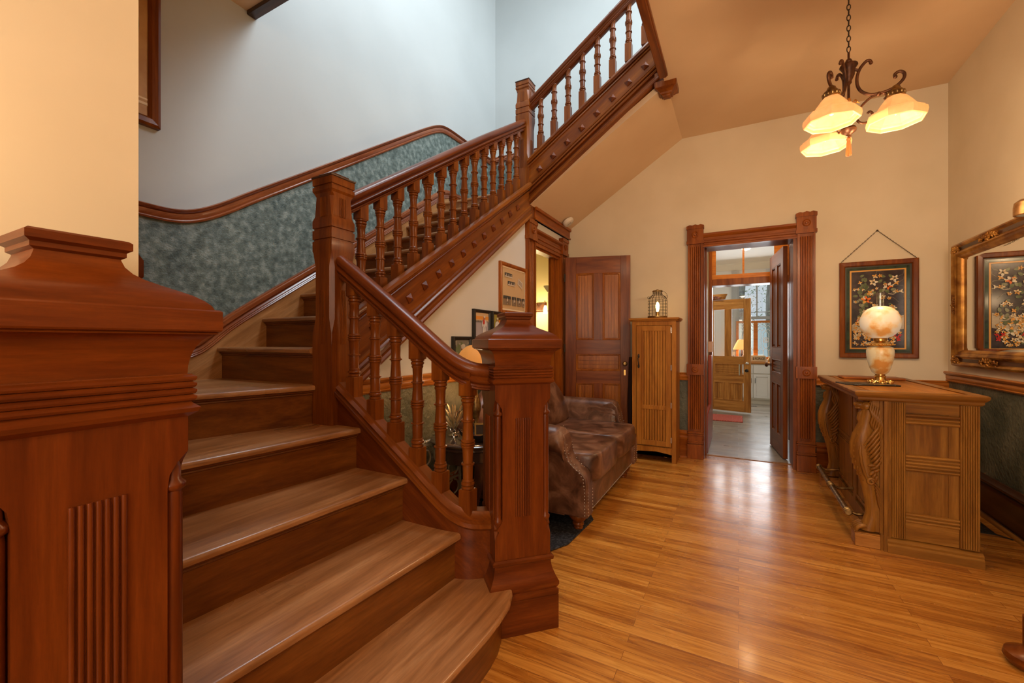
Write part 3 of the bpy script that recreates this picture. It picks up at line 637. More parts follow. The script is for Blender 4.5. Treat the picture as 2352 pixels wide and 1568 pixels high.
# ================================================================== STAIRS: treads & risers
def nosing_poly(prof_y0,prof_y1): pass
st1=thing('staircase_lower_flight','broad worn wooden lower stair flight with five steps rising left from the foot newel','staircase',loc=(-1.4,1.1,0))
def Xn(k,Y):
    base={2:(-1.122,.062),3:(-1.425,.070),4:(-1.745,.105),5:(-2.041,.257)}[k]
    return base[0]-base[1]*(1.585-Y)
Y0s,Y1s=.44,1.60
NOS=[(.014,-.030),(.0,-.026),(-.002,-.014),(.002,-.004),(.012,0)]
def tread_obj(k,z,front0,front1,back0,back1,par,mat,rmat,zlow):
    """front0/front1 : (x,y) ends of the nosing, back0/back1 : rear ends."""
    f0,f1,k0,k1=[Vector((*p,0)) for p in (front0,front1,back0,back1)]
    d=(k0-f0+k1-f1).normalized()
    rings=[]
    for a,c_ in ((f0,k0),(f1,k1)):
        ring=[]
        for u,w_ in NOS: ring.append(tuple(a+d*u+Vector((0,0,z+w_))))
        ring.append((c_.x,c_.y,z)); ring.append((c_.x,c_.y,z-.030)); rings.append(ring)
    b=MB(); b.loft(rings); o=b.build('tread',mat,par,world=True,smooth=60)
    b=MB()
    P=[(.030,zlow),(.030,z-.055),(.024,z-.050),(.026,z-.044),(.016,z-.038),(.014,z-.030),(.060,z-.030),(.060,zlow)]
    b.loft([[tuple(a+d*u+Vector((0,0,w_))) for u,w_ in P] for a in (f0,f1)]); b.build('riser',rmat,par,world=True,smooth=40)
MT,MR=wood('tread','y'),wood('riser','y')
for k in (2,3,4,5):
    z=R1*k
    f0=(Xn(k,Y0s),Y0s); f1=(Xn(k,Y1s),Y1s)
    if k<5: b0=(Xn(k+1,Y0s)-.05,Y0s); b1=(Xn(k+1,Y1s)-.05,Y1s)
    else: b0=(-3.0,Y0s); b1=(-3.0,1.60)
    tread_obj(k,z,f0,f1,b0,b1,st1,MT,MR,R1*(k-1)-.005)
# first step with rounded end
edge=[(-.835,.44),(-.828,1.09),(-.823,1.26),(-.822,1.36),(-.826,1.45),(-.838,1.55),(-.862,1.62),(-.90,1.68),(-.95,1.72)]
ins=[(x-.045,y-(.02 if y>1.5 else 0)) for x,y in edge]
back=[(-1.30,1.72),(-1.30,.44)]
def polyslab(b,pts,z0,z1): b.prism(pts,z0,z1,'z')
b=MB(); polyslab(b,edge+back,R1-.030,R1); b.build('tread',MT,st1,world=True,bevel=.011,seg=3)
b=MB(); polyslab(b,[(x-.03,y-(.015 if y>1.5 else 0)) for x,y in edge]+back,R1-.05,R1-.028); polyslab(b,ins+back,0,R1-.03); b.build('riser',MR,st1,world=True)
# second flight steps
st2=thing('staircase_middle_flight','narrow wooden stair flight climbing along the green wainscoted wall','staircase',loc=(-2.5,2.5,1.06))
MTx,MRx=wood('tread','x'),wood('riser','x')
for i in range(9):
    z=1.263+.203*i; y=1.53+.297*i
    zl=z-.21
    xr_=XU-.06 if i else -2.076; f0=(xr_,y); f1=(XL+.02,y); bk_=y+.297+.06 if i<8 else y+.1
    tread_obj(6+i,z,f0,f1,(xr_,bk_),(XL+.02,bk_),st2,MTx,MRx,zl)
st3=thing('staircase_upper_flight','upper stair flight rising right to the second floor','staircase',loc=(-1.3,4.6,2.89))
for i in range(5):
    z=2.88+.2*(i+1); x=-1.90+.30*i
    tread_obj(i,z,(x,4.06),(x,YB),(x+.36 if i<4 else x+.2,4.06),(x+.36 if i<4 else x+.2,YB),st3,MT,MR,z-.20)
# second stringer (outer, with pyramid blocks)
b=MB(); b.prism([(1.69,zb2(1.69)),(3.96,zb2(3.96)),(3.96,zc2(3.96)-.07),(1.69,zc2(1.69)-.07)],XU-.08,XU+.03,'x'); sg2=b.build('stringer',wood('cherry','s2'),st2,world=True,smooth=0)
def mold2(b,fr,prof,y0=1.69,y1=3.96,x=XU+.03):
    # fr: fraction line 0 bottom..1 top ; prof list of (out, up)
    rings=[]
    for y in (y0,y1):
        zz=zb2(y)+(zc2(y)-zb2(y))*fr; rings.append([(x+u,y,zz+w_) for u,w_ in prof])
    b.loft(rings)
b=MB()
CAP=[(-.125,-.095),(.0,-.095),(.0,-.062),(.018,-.060),(.030,-.050),(.030,-.034),(.024,-.022),(.008,-.014),(-.018,-.014),(-.026,-.024),(-.028,-.060),(-.036,-.066),(-.125,-.066)]
mold2(b,1.0,CAP)
for fr,pr in ((.80,[(0,-.014),(.012,-.012),(.018,0),(.010,.012),(0,.014)]),(.86,[(0,-.016),(.02,-.012),(.024,.004),(.014,.016),(0,.018)]),(.93,[(0,-.01),(.014,-.008),(.014,.01),(0,.012)]),
  (.235,[(0,-.012),(.014,-.010),(.016,.006),(0,.012)]),(.17,[(0,-.02),(.022,-.016),(.026,.0),(.014,.014),(0,.018)]),(.105,[(0,-.012),(.026,-.010),(.020,.008),(0,.014)]),(.03,[(-.1,-.03),(.034,-.03),(.036,-.014),(.024,.0),(.026,.02),(0,.03)])): mold2(b,fr,pr)
b.build('stringer_moulding',wood('cherry','s2'),st2,world=True,smooth=35)
def pyramid(par,c,n,u,v,s,h,mat):
    c,n,u,v=[Vector(q) for q in (c,n,u,v)]
    b=MB(); P=[c+u*s+v*s*0,c+v*s,c-u*s,c-v*s]
    P=[c+(u+v)*s,c+(u-v)*s,c+(-u-v)*s,c+(-u+v)*s]
    Q=[p+n*.006 for p in P]
    b.add(P+Q+[c+n*h],[(0,1,5,4),(1,2,6,5),(2,3,7,6),(3,0,4,7),(4,5,8),(5,6,8),(6,7,8),(7,4,8)]); return b.build('pyramid_block',mat,par,world=True,smooth=0)
for i in range(13):
    y=3.69-.1545*i; zz=zb2(y)+(zc2(y)-zb2(y))*.505
    pyramid(sg2,(XU+.03,y,zz),(1,0,0),(0,.83,.55),(0,-.55,.83),.026,.026,wood('newel','z'))
# third stringer
b=MB(); b.prism([(-1.93,zb3(-1.93)),(-.62,zb3(-.62)),(-.60,zt3(-.60)-.07),(-1.93,zt3(-1.93)-.07)],3.97,4.07,'y'); sg3=b.build('stringer',wood('cherry','s3'),st3,world=True,smooth=0)
def mold3(b,fr,prof,x0=-1.93,x1=-.62,y=3.97):
    rings=[]
    for x in (x0,x1):
        zz=zb3(x)+(zt3(x)-zb3(x))*fr; rings.append([(x,y-u,zz+w_) for u,w_ in prof])
    b.loft(rings)
b=MB(); mold3(b,1.0,CAP)
for fr,pr in ((.80,[(0,-.012),(.012,-.010),(.016,0),(.010,.010),(0,.012)]),(.87,[(0,-.014),(.02,-.012),(.024,.004),(.014,.014),(0,.016)]),
  (.36,[(0,-.010),(.012,-.008),(.014,.006),(0,.010)]),(.30,[(0,-.018),(.02,-.014),(.024,.0),(.012,.012),(0,.016)]),(.20,[(0,-.02),(.026,-.016),(.030,.0),(.016,.014),(0,.018)]),(.03,[(-.1,-.02),(.034,-.03),(.036,-.014),(.024,.0),(.026,.02),(0,.03)])): mold3(b,fr,pr)
b.build('stringer_moulding',wood('cherry','s3'),st3,world=True,smooth=35)
for i,(px,py) in enumerate([(-1.801,3.068+.0),(-1.65,3.17),(-1.50,3.275),(-1.35,3.38),(-1.20,3.485),(-1.05,3.59),(-.90,3.695),(-.75,3.80)]):
    pyramid(sg3,(px,3.97,py),(0,-1,0),(.83,0,.56),(-.56,0,.83),.026,.026,wood('newel','z'))
# first flight curb (closed, curved at the foot)
curbC=[(-1.98,1.625,1.105),(-1.85,1.625,1.02),(-1.70,1.625,.915),(-1.55,1.625,.81),(-1.40,1.625,.705),(-1.30,1.625,.632),(-1.22,1.627,.572),(-1.16,1.634,.532),(-1.11,1.65,.508),(-1.06,1.69,.50),(-1.03,1.725,.50)]
cc=[]
for i in range(len(curbC)-1):
    for k in range(3):
        a,c_=Vector(curbC[i]),Vector(curbC[i+1]); cc.append(a+(c_-a)*k/3)
cc.append(Vector(curbC[-1])); cc=smoothpath(cc,4)
b=MB(); b.sweep([(-.045,-.07),(.045,-.07),(.062,-.055),(.062,-.035),(.050,-.028),(.055,-.012),(.036,0),(.030,.014),(-.030,.014),(-.036,0),(-.055,-.012),(-.050,-.028),(-.062,-.035),(-.062,-.055)],cc)
b.build('curb_cap',wood('cherry','s1'),st1,world=True,smooth=35)
b=MB(); b.loft([[(p.x+sx*nx,p.y+sx*ny,z) for sx,z in ((-.04,max(0,p.z-.50)),(.04,max(0,p.z-.50)),(.04,p.z-.05),(-.04,p.z-.05))] for p,nx,ny in [(cc[i],*( (lambda t:(t.y/t.length,-t.x/t.length))((Vector((cc[min(i+1,len(cc)-1)].x,cc[min(i+1,len(cc)-1)].y,0))-Vector((cc[max(i-1,0)].x,cc[max(i-1,0)].y,0)))))) for i in range(len(cc))]])
b.build('curb_panel',wood('newel','s1'),st1,world=True,smooth=35)
# near curb joined to the entry wall
b=MB(); b.prism([(-1.20,.0),(-1.08,.0),(-1.08,.62),(-1.20,.70)],.40,.46,'y'); b.box(-2.9,-1.2,.44,.46,0,1.2); b.build('near_curb',wood('newel','x'),st1,world=True)

# ================================================================== BALUSTERS
def bal_mesh(turn=.43,low=.16,up=.10):
    b=MB(); h=.0305
    b.squares([(h,-low),(h,-.003),(h-.004,0)])
    r=.0225; F=lambda f:f*turn
    def ring(f,rr=.0315,w_=.0045): return [(r+.002,F(f)-w_*1.2),(rr,F(f)-w_*.6),(rr,F(f)+w_*.6),(r+.002,F(f)+w_*1.2)]
    P=[(.027,0),(.030,.004),(.030,.012),(.024,.016),(.032,.021),(.032,.029),(.026,.034),(.029,.038),(.024,.045)]
    P+=[(r+.002,F(.15)),(r+.003,F(.24))]+ring(.27)+[(r+.0015,F(.31)),(r+.004,F(.42))]
    P+=[(.029,F(.445)),(.033,F(.455)),(.033,F(.468)),(.028,F(.474)),(.034,F(.482)),(.034,F(.497)),(.028,F(.503)),(.033,F(.51)),(.033,F(.525)),(.027,F(.535))]
    P+=[(r+.004,F(.56)),(r,F(.70))]+ring(.735)+[(r,F(.78)),(r+.002,F(.895))]
    P+=[(.029,F(.91)),(.029,F(.925)),(.025,F(.932)),(.032,F(.945)),(.032,F(.965)),(.027,F(.975)),(.034,F(.985)),(.034,F(1.0))]
    b.lathe(P,n=16)
    b.squares([(h-.004,turn),(h,turn+.003),(h,turn+up)])
    return b
def balusters(par,pts,proto_b,mat):
    o=proto_b.build('baluster',mat,par,smooth=35)
    loc0=PM[par.name].translation
    o.location=Vector(pts[0])-loc0
    for p in pts[1:]:
        c_=o.copy(); c_.parent=par; c_.location=Vector(p)-loc0; COL.objects.link(c_)
HR=[(.020,0),(.030,.004),(.030,.012),(.036,.016),(.036,.024),(.030,.028),(.042,.034),(.046,.046),(.036,.056),(.030,.062),(.040,.070),(.046,.084),(.043,.102),(.032,.116),(.012,.124)]
HRP=HR+[(-u,w_) for u,w_ in HR[::-1]]
ba1=thing('lower_balustrade','lowest stair railing with curved end and turned balusters at the foot newel','railing',loc=(-1.5,1.625,.6))
rc=[(-1.93,1.622,1.655),(-1.84,1.622,1.592),(-1.705,1.622,1.50),(-1.55,1.622,1.393),(-1.40,1.622,1.288),(-1.30,1.622,1.215),(-1.235,1.623,1.168),(-1.18,1.628,1.128),(-1.13,1.638,1.098),(-1.09,1.658,1.080),(-1.06,1.684,1.072),(-1.035,1.71,1.070)]
rr=[]
for i in range(len(rc)-1):
    for k in range(3):
        a,c_=Vector(rc[i]),Vector(rc[i+1]); rr.append(a+(c_-a)*k/3)
rr.append(Vector(rc[-1])); rr=smoothpath(rr,4)
b=MB(); b.sweep(HRP,rr); b.build('handrail',wood('newel','s1'),ba1,world=True,smooth=50)
bt1=[(-1.835,1.111),(-1.68,.999),(-1.537,.893),(-1.395,.783),(-1.254,.685),(-1.111,.617)]
balusters(ba1,[(x,1.625 if i<5 else 1.645,z) for i,(x,z) in enumerate(bt1)],bal_mesh(.43,.13,.11),wood('cherry','z'))
ba2=thing('middle_balustrade','long middle stair railing between the two tall square newels','railing',loc=(-2.0,2.8,2.0))
b=MB(); b.sweep(HRP,[(-1.995,1.70,2.02),(-1.995,2.4,2.482),(-1.995,3.2,3.010),(-1.995,3.97,3.502)]); b.build('handrail',wood('newel','s2'),ba2,world=True,smooth=50)
balusters(ba2,[(-1.995,y,1.805+.672*(y-2.122)) for y in [1.817+.1548*i for i in range(14)]],bal_mesh(.425,.16,.12),wood('cherry','z'))
ba3=thing('upper_balustrade','highest stair railing slanting up to the second floor opening','railing',loc=(-1.2,4.03,3.6))
b=MB(); b.sweep(HRP,[(-1.93,4.03,3.72),(-1.4,4.03,4.093),(-.8,4.03,4.515),(-.60,4.03,4.655)]); b.build('handrail',wood('newel','s3'),ba3,world=True,smooth=50)
balusters(ba3,[(x,4.03,3.444+.717*(x+1.81)) for x in [-1.813+.1505*i for i in range(8)]],bal_mesh(.40,.17,.055),wood('cherry','z'))
# filler lozenges between baluster feet (part of curb)
b=MB()
for i in range(5):
    x=(bt1[i][0]+bt1[i+1][0])/2; z=(bt1[i][1]+bt1[i+1][1])/2-.135; sl=(bt1[i][1]-bt1[i+1][1])/(bt1[i+1][0]-bt1[i][0])
    w2=.04
    b.loft([[(x-w2,1.625-.03,z+sl*w2),(x-w2,1.625-.012,z+sl*w2+.028),(x-w2,1.625+.012,z+sl*w2+.028),(x-w2,1.625+.03,z+sl*w2)],[(x+w2,1.625-.03,z-sl*w2),(x+w2,1.625-.012,z-sl*w2+.028),(x+w2,1.625+.012,z-sl*w2+.028),(x+w2,1.625+.03,z-sl*w2)]])
b.build('curb_fillet',wood('tread','s1'),st1,world=True,smooth=0)

# ================================================================== NEWELS
def big_newel(name,label,loc,rz,dz):
    t=thing(name,label,'newel post',loc=loc,rz=rz,group='broad newel posts at the foot of the stairs'); m=wood('newel','z'); mh=wood('newel','h')
    b=MB(); b.squares([(.160,0),(.160,.150),(.154,.155)]); b.build('plinth',mh,t)
    b=MB(); b.squares([(.160,.155),(.160,.175),(.152,.180),(.158,.190),(.162,.200),(.162,.212),(.150,.235),(.138,.265),(.133,.290),(.133,.300),(.142,.306),(.144,.320),(.136,.327)]); b.build('base_moulding',mh,t,smooth=30)
    a=.131; n=.034; H=dz
    def sec(k,z):
        q=a-n*k
        return [(-q,-a,z),(q,-a,z),(q,-q,z),(a,-q,z),(a,q,z),(q,q,z),(q,a,z),(-q,a,z),(-q,q,z),(-a,q,z),(-a,-q,z),(-q,-q,z)]
    e=1e-3
    b=MB(); b.loft([sec(.02,.32),sec(.02,.42),sec(.25,.435),sec(.55,.452),sec(.30,.465),sec(.75,.485),sec(1,.50),sec(1,.975+H),sec(.9,1.0+H),sec(.55,1.02+H),sec(.02,1.04+H),sec(.02,1.14+H)])
    b.build('shaft',m,t,smooth=25)
    for sx in (-1,1):
        for sy in (-1,1):
            b=MB(); c=a-.018
            b.lathe([(.006,.455),(.017,.485),(.020,.492),(.020,.502),(.014,.508),(.0155,.53),(.0155,.955+H),(.014,.965+H),(.021,.972+H),(.021,.980+H),(.013,.988+H),(.013,1.01+H),(.006,1.03+H)],(sx*c,sy*c,0),14)
            b.build('colonnette',m,t,smooth=50)
    for k in range(4):
        b=MB(); Mx=Matrix.Rotation(PI/2*k,4,'Z')
        for i in range(7):
            x=-.033+.011*i; b.tube([(x,-a-.0005,.515),(x,-a-.0015,.525),(x,-a-.0015,.945+H*1.6),(x,-a-.0005,.955+H*1.6)],.0042,8,Mx)
        b.build('fluting',m,t,smooth=60)
    b=MB(); z=1.115+H
    b.squares([(.130,z-.01),(.143,z),(.146,z+.008),(.136,z+.017),(.134,z+.020)]+[q for i in range(4) for q in ((.139,z+.022+.0125*i),(.1415,z+.026+.0125*i),(.1415,z+.030+.0125*i),(.136,z+.0335+.0125*i))]+[(.135,z+.073)])
    b.build('reeded_band',mh,t,smooth=30)
    b=MB(); z0=1.188+H
    cv=[(.130+.037*(1-math.cos(PI/2*i/8)),z0+.076*math.sin(PI/2*i/8)) for i in range(9)]
    b.squares(cv+[(.164,z0+.080)]); b.build('cove_moulding',mh,t,smooth=30)
    b=MB(); z1=1.272+H
    b.squares([(.162,z1-.006),(.170,z1-.003),(.172,z1),(.172,z1+.036),(.168,z1+.039)]); b.build('cap_slab',mh,t,smooth=30)
    b=MB(); z2=z1+.038
    cv=[(.163,z2),(.159,z2+.009),(.150,z2+.019),(.136,z2+.029),(.118,z2+.038),(.099,z2+.047),(.082,z2+.056),(.069,z2+.066),(.060,z2+.078),(.056,z2+.090),(.056,z2+.096)]
    b.squares(cv); b.build('cap_dome',mh,t,smooth=30)
    b=MB(); z3=z2+.092
    b.squares([(.056,z3),(.062,z3+.004),(.062,z3+.012),(.069,z3+.017),(.069,z3+.030),(.064,z3+.034)]); b.build('cap_finial',mh,t,smooth=30)
    return t
big_newel('newel_post','broad square foot newel post beside the curved rail end, sofa behind it',(-.949,1.804,0),PI/4,0.0)
big_newel('newel_post','largest newel post in the left foreground, cut off by the photo edge',(-1.071,.299,0),0,.05)
def slim_newel(label,cx,cy,ztop,zbot,h,pend=False,flutes=True,topd=True):
    t=thing('newel_post',label,'newel post',loc=(cx,cy,zbot),group='slim square newel posts up the stairs'); m=wood('cherry','z'); T=ztop-zbot
    def rg(q,z,k=0):
        c=k
        return [(-q+c,-q,z),(q-c,-q,z),(q,-q+c,z),(q,q-c,z),(q-c,q,z),(-q+c,q,z),(-q,q-c,z),(-q,-q+c,z)]
    e=.0006
    R_=[rg(h,0 if not pend else .0,e),rg(h,T-.86,e) if T>1.0 else rg(h,.05,e)]
    R_=[rg(h,0,e),rg(h,max(.02,T-.93),e),rg(h-.0,max(.03,T-.86),.002),rg(h-.003,max(.04,T-.78),.020),rg(h-.003,T-.50,.020),rg(h-.002,T-.42,.003),rg(h,T-.41,e),rg(h,T-.357,e),rg(h-.006,T-.355,e),rg(h-.006,T-.347,e),rg(h,T-.345,e),rg(h,T-.298,e),rg(h-.006,T-.296,e),rg(h-.006,T-.288,e),rg(h,T-.285,e),rg(h,T-.245,e),rg(h-.007,T-.225,.001),rg(h-.007,T-.218,.006),rg(h-.007,T-.115,.018),rg(h-.007,T-.095,.001),rg(h-.003,T-.088,e),rg(h,T-.082,e),rg(h,T-.062,e),rg(h-.006,T-.060,e),rg(h-.006,T-.053,e),rg(h,T-.051,e),rg(h,T-.012,e)]
    b=MB(); b.loft(R_); b.build('shaft',m,t,smooth=25)
    b=MB(); b.squares([(h,T-.014),(h+.004,T-.011),(h+.005,T-.004),(h-.010,T+.002),(h-.022,T+.004),(h-.022,T+.014),(h-.026,T+.017)]); b.build('cap',wood('dark','x'),t,smooth=30)
    if flutes:
        for k in range(4):
            Mx=Matrix.Rotation(PI/2*k,4,'Z'); b=MB()
            for i in range(5):
                x=-.018+.009*i; b.tube([(x,-h+.006,T-.225),(x,-h+.006,T-.12)],.0034,6,Mx)
            b.build('fluting',m,t,smooth=60); b=MB()
            for i in range(5):
                x=-.018+.009*i; b.tube([(x,-h+.002,T-.92),(x,-h+.001,T-.915),(x,-h+.001,T-.63),(x,-h+.002,T-.625)],.0034,6,Mx)
            b.build('fluting',m,t,smooth=60)
    if pend:
        b=MB(); b.squares([(.02,-.065),(.03,-.062),(.034,-.05),(.045,-.045),(.050,-.030),(h-.014,-.020),(h-.008,-.012),(h+.012,.0),(h+.015,.02),(h+.015,.05),(h+.004,.06),(h+.004,.075),(h+.015,.08),(h+.013,.13),(h,.135)]); b.build('pendant_drop',m,t,smooth=20)
    return t
n2=slim_newel('tall square newel post with fluted faces at the turn above the first steps',-1.995,1.6235,2.205,.30,.0775)
n3=slim_newel('upper square newel post hanging at the corner of the middle and upper flights',-1.995,4.0375,4.035,2.37,.0775,pend=True)
n4=slim_newel('short newel pendant under the second floor edge at the top of the stairs',-.572,4.035,4.9,3.56,.0775,pend=True,flutes=False)

# half newel ornament beyond the entry wall
b=MB(); b.squares([(.036,.9),(.036,1.36),(.040,1.38),(.040,1.44),(.034,1.45),(.040,1.46),(.040,1.50),(.026,1.53)],(0,0)); hn=b.build('half_newel',wood('newel','z')); hn.location=(-1.34,.458,0)
tag(hn,'dark wooden half newel peeking out past the cream entry wall','newel post')

# ================================================================== PICTURES
def frame_pic(name,label,cat,M,w_,h,fw,ft,fmat,pic,matte=None,group=None):
    """M maps local (x right, y out of the wall, z up), origin = lower-left on wall"""
    t=bpy.data.objects.new(name,None); COL.objects.link(t); t.matrix_world=M; PM[t.name]=M.copy(); tag(t,label,cat,group)
    b=MB()
    P=[(0,0),(0,ft*.8),(fw*.25,ft),(fw*.75,ft*.9),(fw,ft*.55),(fw,0)]
    rings=[]
    for (cx,cz,sx,sz) in ((0,0,1,1),(w_,0,-1,1),(w_,h,-1,-1),(0,h,1,-1),(0,0,1,1)):
        rings.append([(cx+sx*u,v,cz+sz*u) for u,v in P])
    b.loft(rings,cap=False); b.build('frame',fmat,t,smooth=0)
    b=MB(); mats=pic(b,fw,w_-fw,fw,h-fw,ft*.4); b.build('picture',mats,t,smooth=0)
    return t
def rect(b,x0,x1,z0,z1,y,mi,ang=0):
    b.cur=mi; cx,cz=(x0+x1)/2,(z0+z1)/2; c_,s_=math.cos(ang),math.sin(ang)
    P=[(cx+(x-cx)*c_-(z-cz)*s_,y,cz+(x-cx)*s_+(z-cz)*c_) for x,z in ((x0,z0),(x1,z0),(x1,z1),(x0,z1))]
    b.add(P,[(0,1,2,3)])
def blob(b,cx,cz,rx,rz,y,mi,n=14,ang=0):
    b.cur=mi; c_,s_=math.cos(ang),math.sin(ang)
    b.add([(cx+rx*math.cos(a)*c_-rz*math.sin(a)*s_,y,cz+rx*math.cos(a)*s_+rz*math.sin(a)*c_) for a in [2*PI*k/n for k in range(n)]],[tuple(range(n))])
def fl(n,c,r=.5): return plain(n,c,r)
def WM(yaxis,org,rz): return Matrix.Translation(org)@Matrix.Rotation(rz,4,'Z')
# wall XU faces +X: local x -> +Y, local y (out) -> +X needs mirror: use matrix with columns
def face_px(org): # on a wall facing +X ; local x=+Y, y=+X, z=+Z (left handed is fine for flat art)
    m=Matrix(((0,1,0,org[0]),(1,0,0,org[1]),(0,0,1,org[2]),(0,0,0,1))); return m
def face_nx(org): # wall facing -X ; local x=-Y, y=-X
    return Matrix(((0,-1,0,org[0]),(-1,0,0,org[1]),(0,0,1,org[2]),(0,0,0,1)))
def face_ny(org): # wall facing -Y; local x=+X,y=-Y
    return Matrix(((1,0,0,org[0]),(0,-1,0,org[1]),(0,0,1,org[2]),(0,0,0,1)))
def pic_team(b,x0,x1,z0,z1,y):
    W_,H_=x1-x0,z1-z0; rect(b,x0,x1,z0,z1,y,0)
    rect(b,x0,x0+.012,z0,z1,y+.003,6); rect(b,x1-.012,x1,z0,z1,y+.003,6); rect(b,x0,x1,z0,z0+.012,y+.003,6); rect(b,x0,x1,z1-.012,z1,y+.003,6)
    for (u0,u1,v0,v1) in ((.12,.42,.76,.86),(.24,.54,.58,.68)):
        rect(b,x0+W_*u0,x0+W_*u1,z0+H_*v0,z0+H_*v1,y+.004,1); rect(b,x0+W_*u0,x0+W_*u1,z0+H_*v0,z0+H_*(v0+.03),y+.005,3)
        for k in range(5): blob(b,x0+W_*(u0+.05+.05*k),z0+H_*(v0+.05),.006,.012,y+.006,3+(k%2))
    rect(b,x0+W_*.66,x0+W_*.88,z0+H_*.60,z0+H_*.76,y+.004,3,-.35)
    for k in range(5): rect(b,x0+W_*.69,x0+W_*.85,z0+H_*(.64+.02*k),z0+H_*(.645+.02*k),y+.006,4,-.35)
    for u0,u1 in ((.06,.36),(.41,.59),(.63,.80),(.83,.97)):
        rect(b,x0+W_*u0,x0+W_*u1,z0+H_*.12,z0+H_*.33,y+.004,2); rect(b,x0+W_*u0,x0+W_*u1,z0+H_*.26,z0+H_*.33,y+.005,1)
        cx=x0+W_*(u0+u1)/2; blob(b,cx,z0+H_*.22,.012,.035,y+.006,3); blob(b,cx+.01,z0+H_*.18,.02,.012,y+.007,4); blob(b,cx-.004,z0+H_*.28,.008,.010,y+.007,4)
    return [fl('sepia_mat_board',(.62,.42,.22)),fl('photo_dark_grey',(.06,.06,.055)),fl('photo_mid_sepia',(.26,.18,.11)),fl('photo_pale_sepia',(.62,.52,.40)),fl('photo_brown',(.20,.13,.08)),fl('unused',(.5,.5,.5)),fl('cream_bevel',(.85,.72,.52))]
def person(b,cx,z0,h,y,skin,top,leg):
    for s in (-1,1): blob(b,cx+s*h*.07,z0+h*.22,h*.065,h*.24,y,leg)
    blob(b,cx,z0+h*.60,h*.17,h*.22,y+.001,top); blob(b,cx-h*.20,z0+h*.58,h*.05,h*.18,y+.0015,top,ang=-.2); blob(b,cx+h*.20,z0+h*.58,h*.05,h*.18,y+.0015,top,ang=.2)
    blob(b,cx,z0+h*.89,h*.085,h*.10,y+.002,skin); blob(b,cx,z0+h*.95,h*.09,h*.05,y+.0025,leg)
def pic_field(b,x0,x1,z0,z1,y):
    W_,H_=x1-x0,z1-z0; rect(b,x0,x1,z0,z1,y,0); rect(b,x0,x1,z0+H_*.62,z1,y+.002,1); rect(b,x0,x1,z0+H_*.72,z0+H_*.86,y+.0025,2)
    for k in range(12): blob(b,x0+W_*(.06+.075*k),z0+H_*.64,.006,.010,y+.003,4)
    person(b,x0+W_*.66,z0+H_*.08,H_*.80,y+.004,3,5,5); blob(b,x0+W_*.60,z0+H_*.62,.016,.022,y+.008,6)
    return [fl('photo_field',(.42,.38,.42)),fl('photo_sky_peach',(.70,.50,.30)),fl('photo_sky_orange',(.80,.33,.06)),fl('photo_skin',(.45,.22,.13)),fl('photo_far_figures',(.10,.10,.12)),fl('photo_white_kit',(.72,.70,.70)),fl('photo_red',(.55,.05,.04))]
def pic_pair(b,x0,x1,z0,z1,y):
    W_,H_=x1-x0,z1-z0; rect(b,x0,x1,z0,z1,y,0); rect(b,x0+W_*.45,x1,z0,z1,y+.002,1); rect(b,x0,x1,z0,z0+H_*.12,y+.0025,2)
    person(b,x0+W_*.30,z0+H_*.1,H_*.75,y+.004,3,4,4); person(b,x0+W_*.72,z0+H_*.1,H_*.7,y+.004,3,4,5)
    return [fl('photo_olive',(.38,.33,.07)),fl('photo_orange_wall',(.75,.22,.02)),fl('photo_brown2',(.2,.1,.04)),fl('photo_skin',(.45,.22,.13)),fl('photo_pale_shirt',(.70,.68,.66)),fl('photo_grey',(.3,.3,.3))]
def pic_red(b,x0,x1,z0,z1,y):
    W_,H_=x1-x0,z1-z0; rect(b,x0,x1,z0,z1,y,0); rnd=random.Random(11)
    for k in range(26): q=rnd.random(); rect(b,x0+W_*q*.9,x0+W_*(q*.9+.1),z0+H_*rnd.uniform(.3,.9),z0+H_*rnd.uniform(.3,.98),y+.001+k*.00005,rnd.choice([1,2,5]))
    blob(b,x0+W_*.55,z0+H_*.26,W_*.30,H_*.27,y+.004,3); blob(b,x0+W_*.36,z0+H_*.18,W_*.10,H_*.2,y+.0045,3); blob(b,x0+W_*.56,z0+H_*.50,W_*.06,H_*.09,y+.005,4); blob(b,x0+W_*.56,z0+H_*.66,W_*.13,H_*.15,y+.0055,4); blob(b,x0+W_*.56,z0+H_*.76,W_*.15,H_*.10,y+.006,5)
    blob(b,x0+W_*.14,z0+H_*.42,W_*.08,H_*.14,y+.004,1)
    return [fl('photo_street_grey',(.22,.22,.20)),fl('photo_street_pale',(.42,.40,.37)),fl('photo_street_green',(.16,.20,.10)),fl('photo_crimson',(.72,.02,.05)),fl('photo_skin',(.45,.22,.13)),fl('photo_silver_hair',(.55,.52,.46))]
frame_pic('framed_picture','brown framed baseball photo display on a tan mat beside the bathroom door','picture',face_px((XU,3.37,1.56)),.555,.48,.035,.03,wood('trim','z'),pic_team)
frame_pic('framed_picture','black framed photo of a player on a field under an orange sky','picture',face_px((XU,2.93,1.315)),.27,.255,.028,.03,M_BLK,pic_field)
frame_pic('framed_picture','black framed photo with an orange wall, half hidden by the foot newel','picture',face_px((XU,3.225,1.315)),.28,.255,.028,.03,M_BLK,pic_pair)
frame_pic('framed_picture','lowest black framed photo, a person in a red top outdoors','picture',face_px((XU,2.645,1.07)),.25,.27,.028,.03,M_BLK,pic_red)
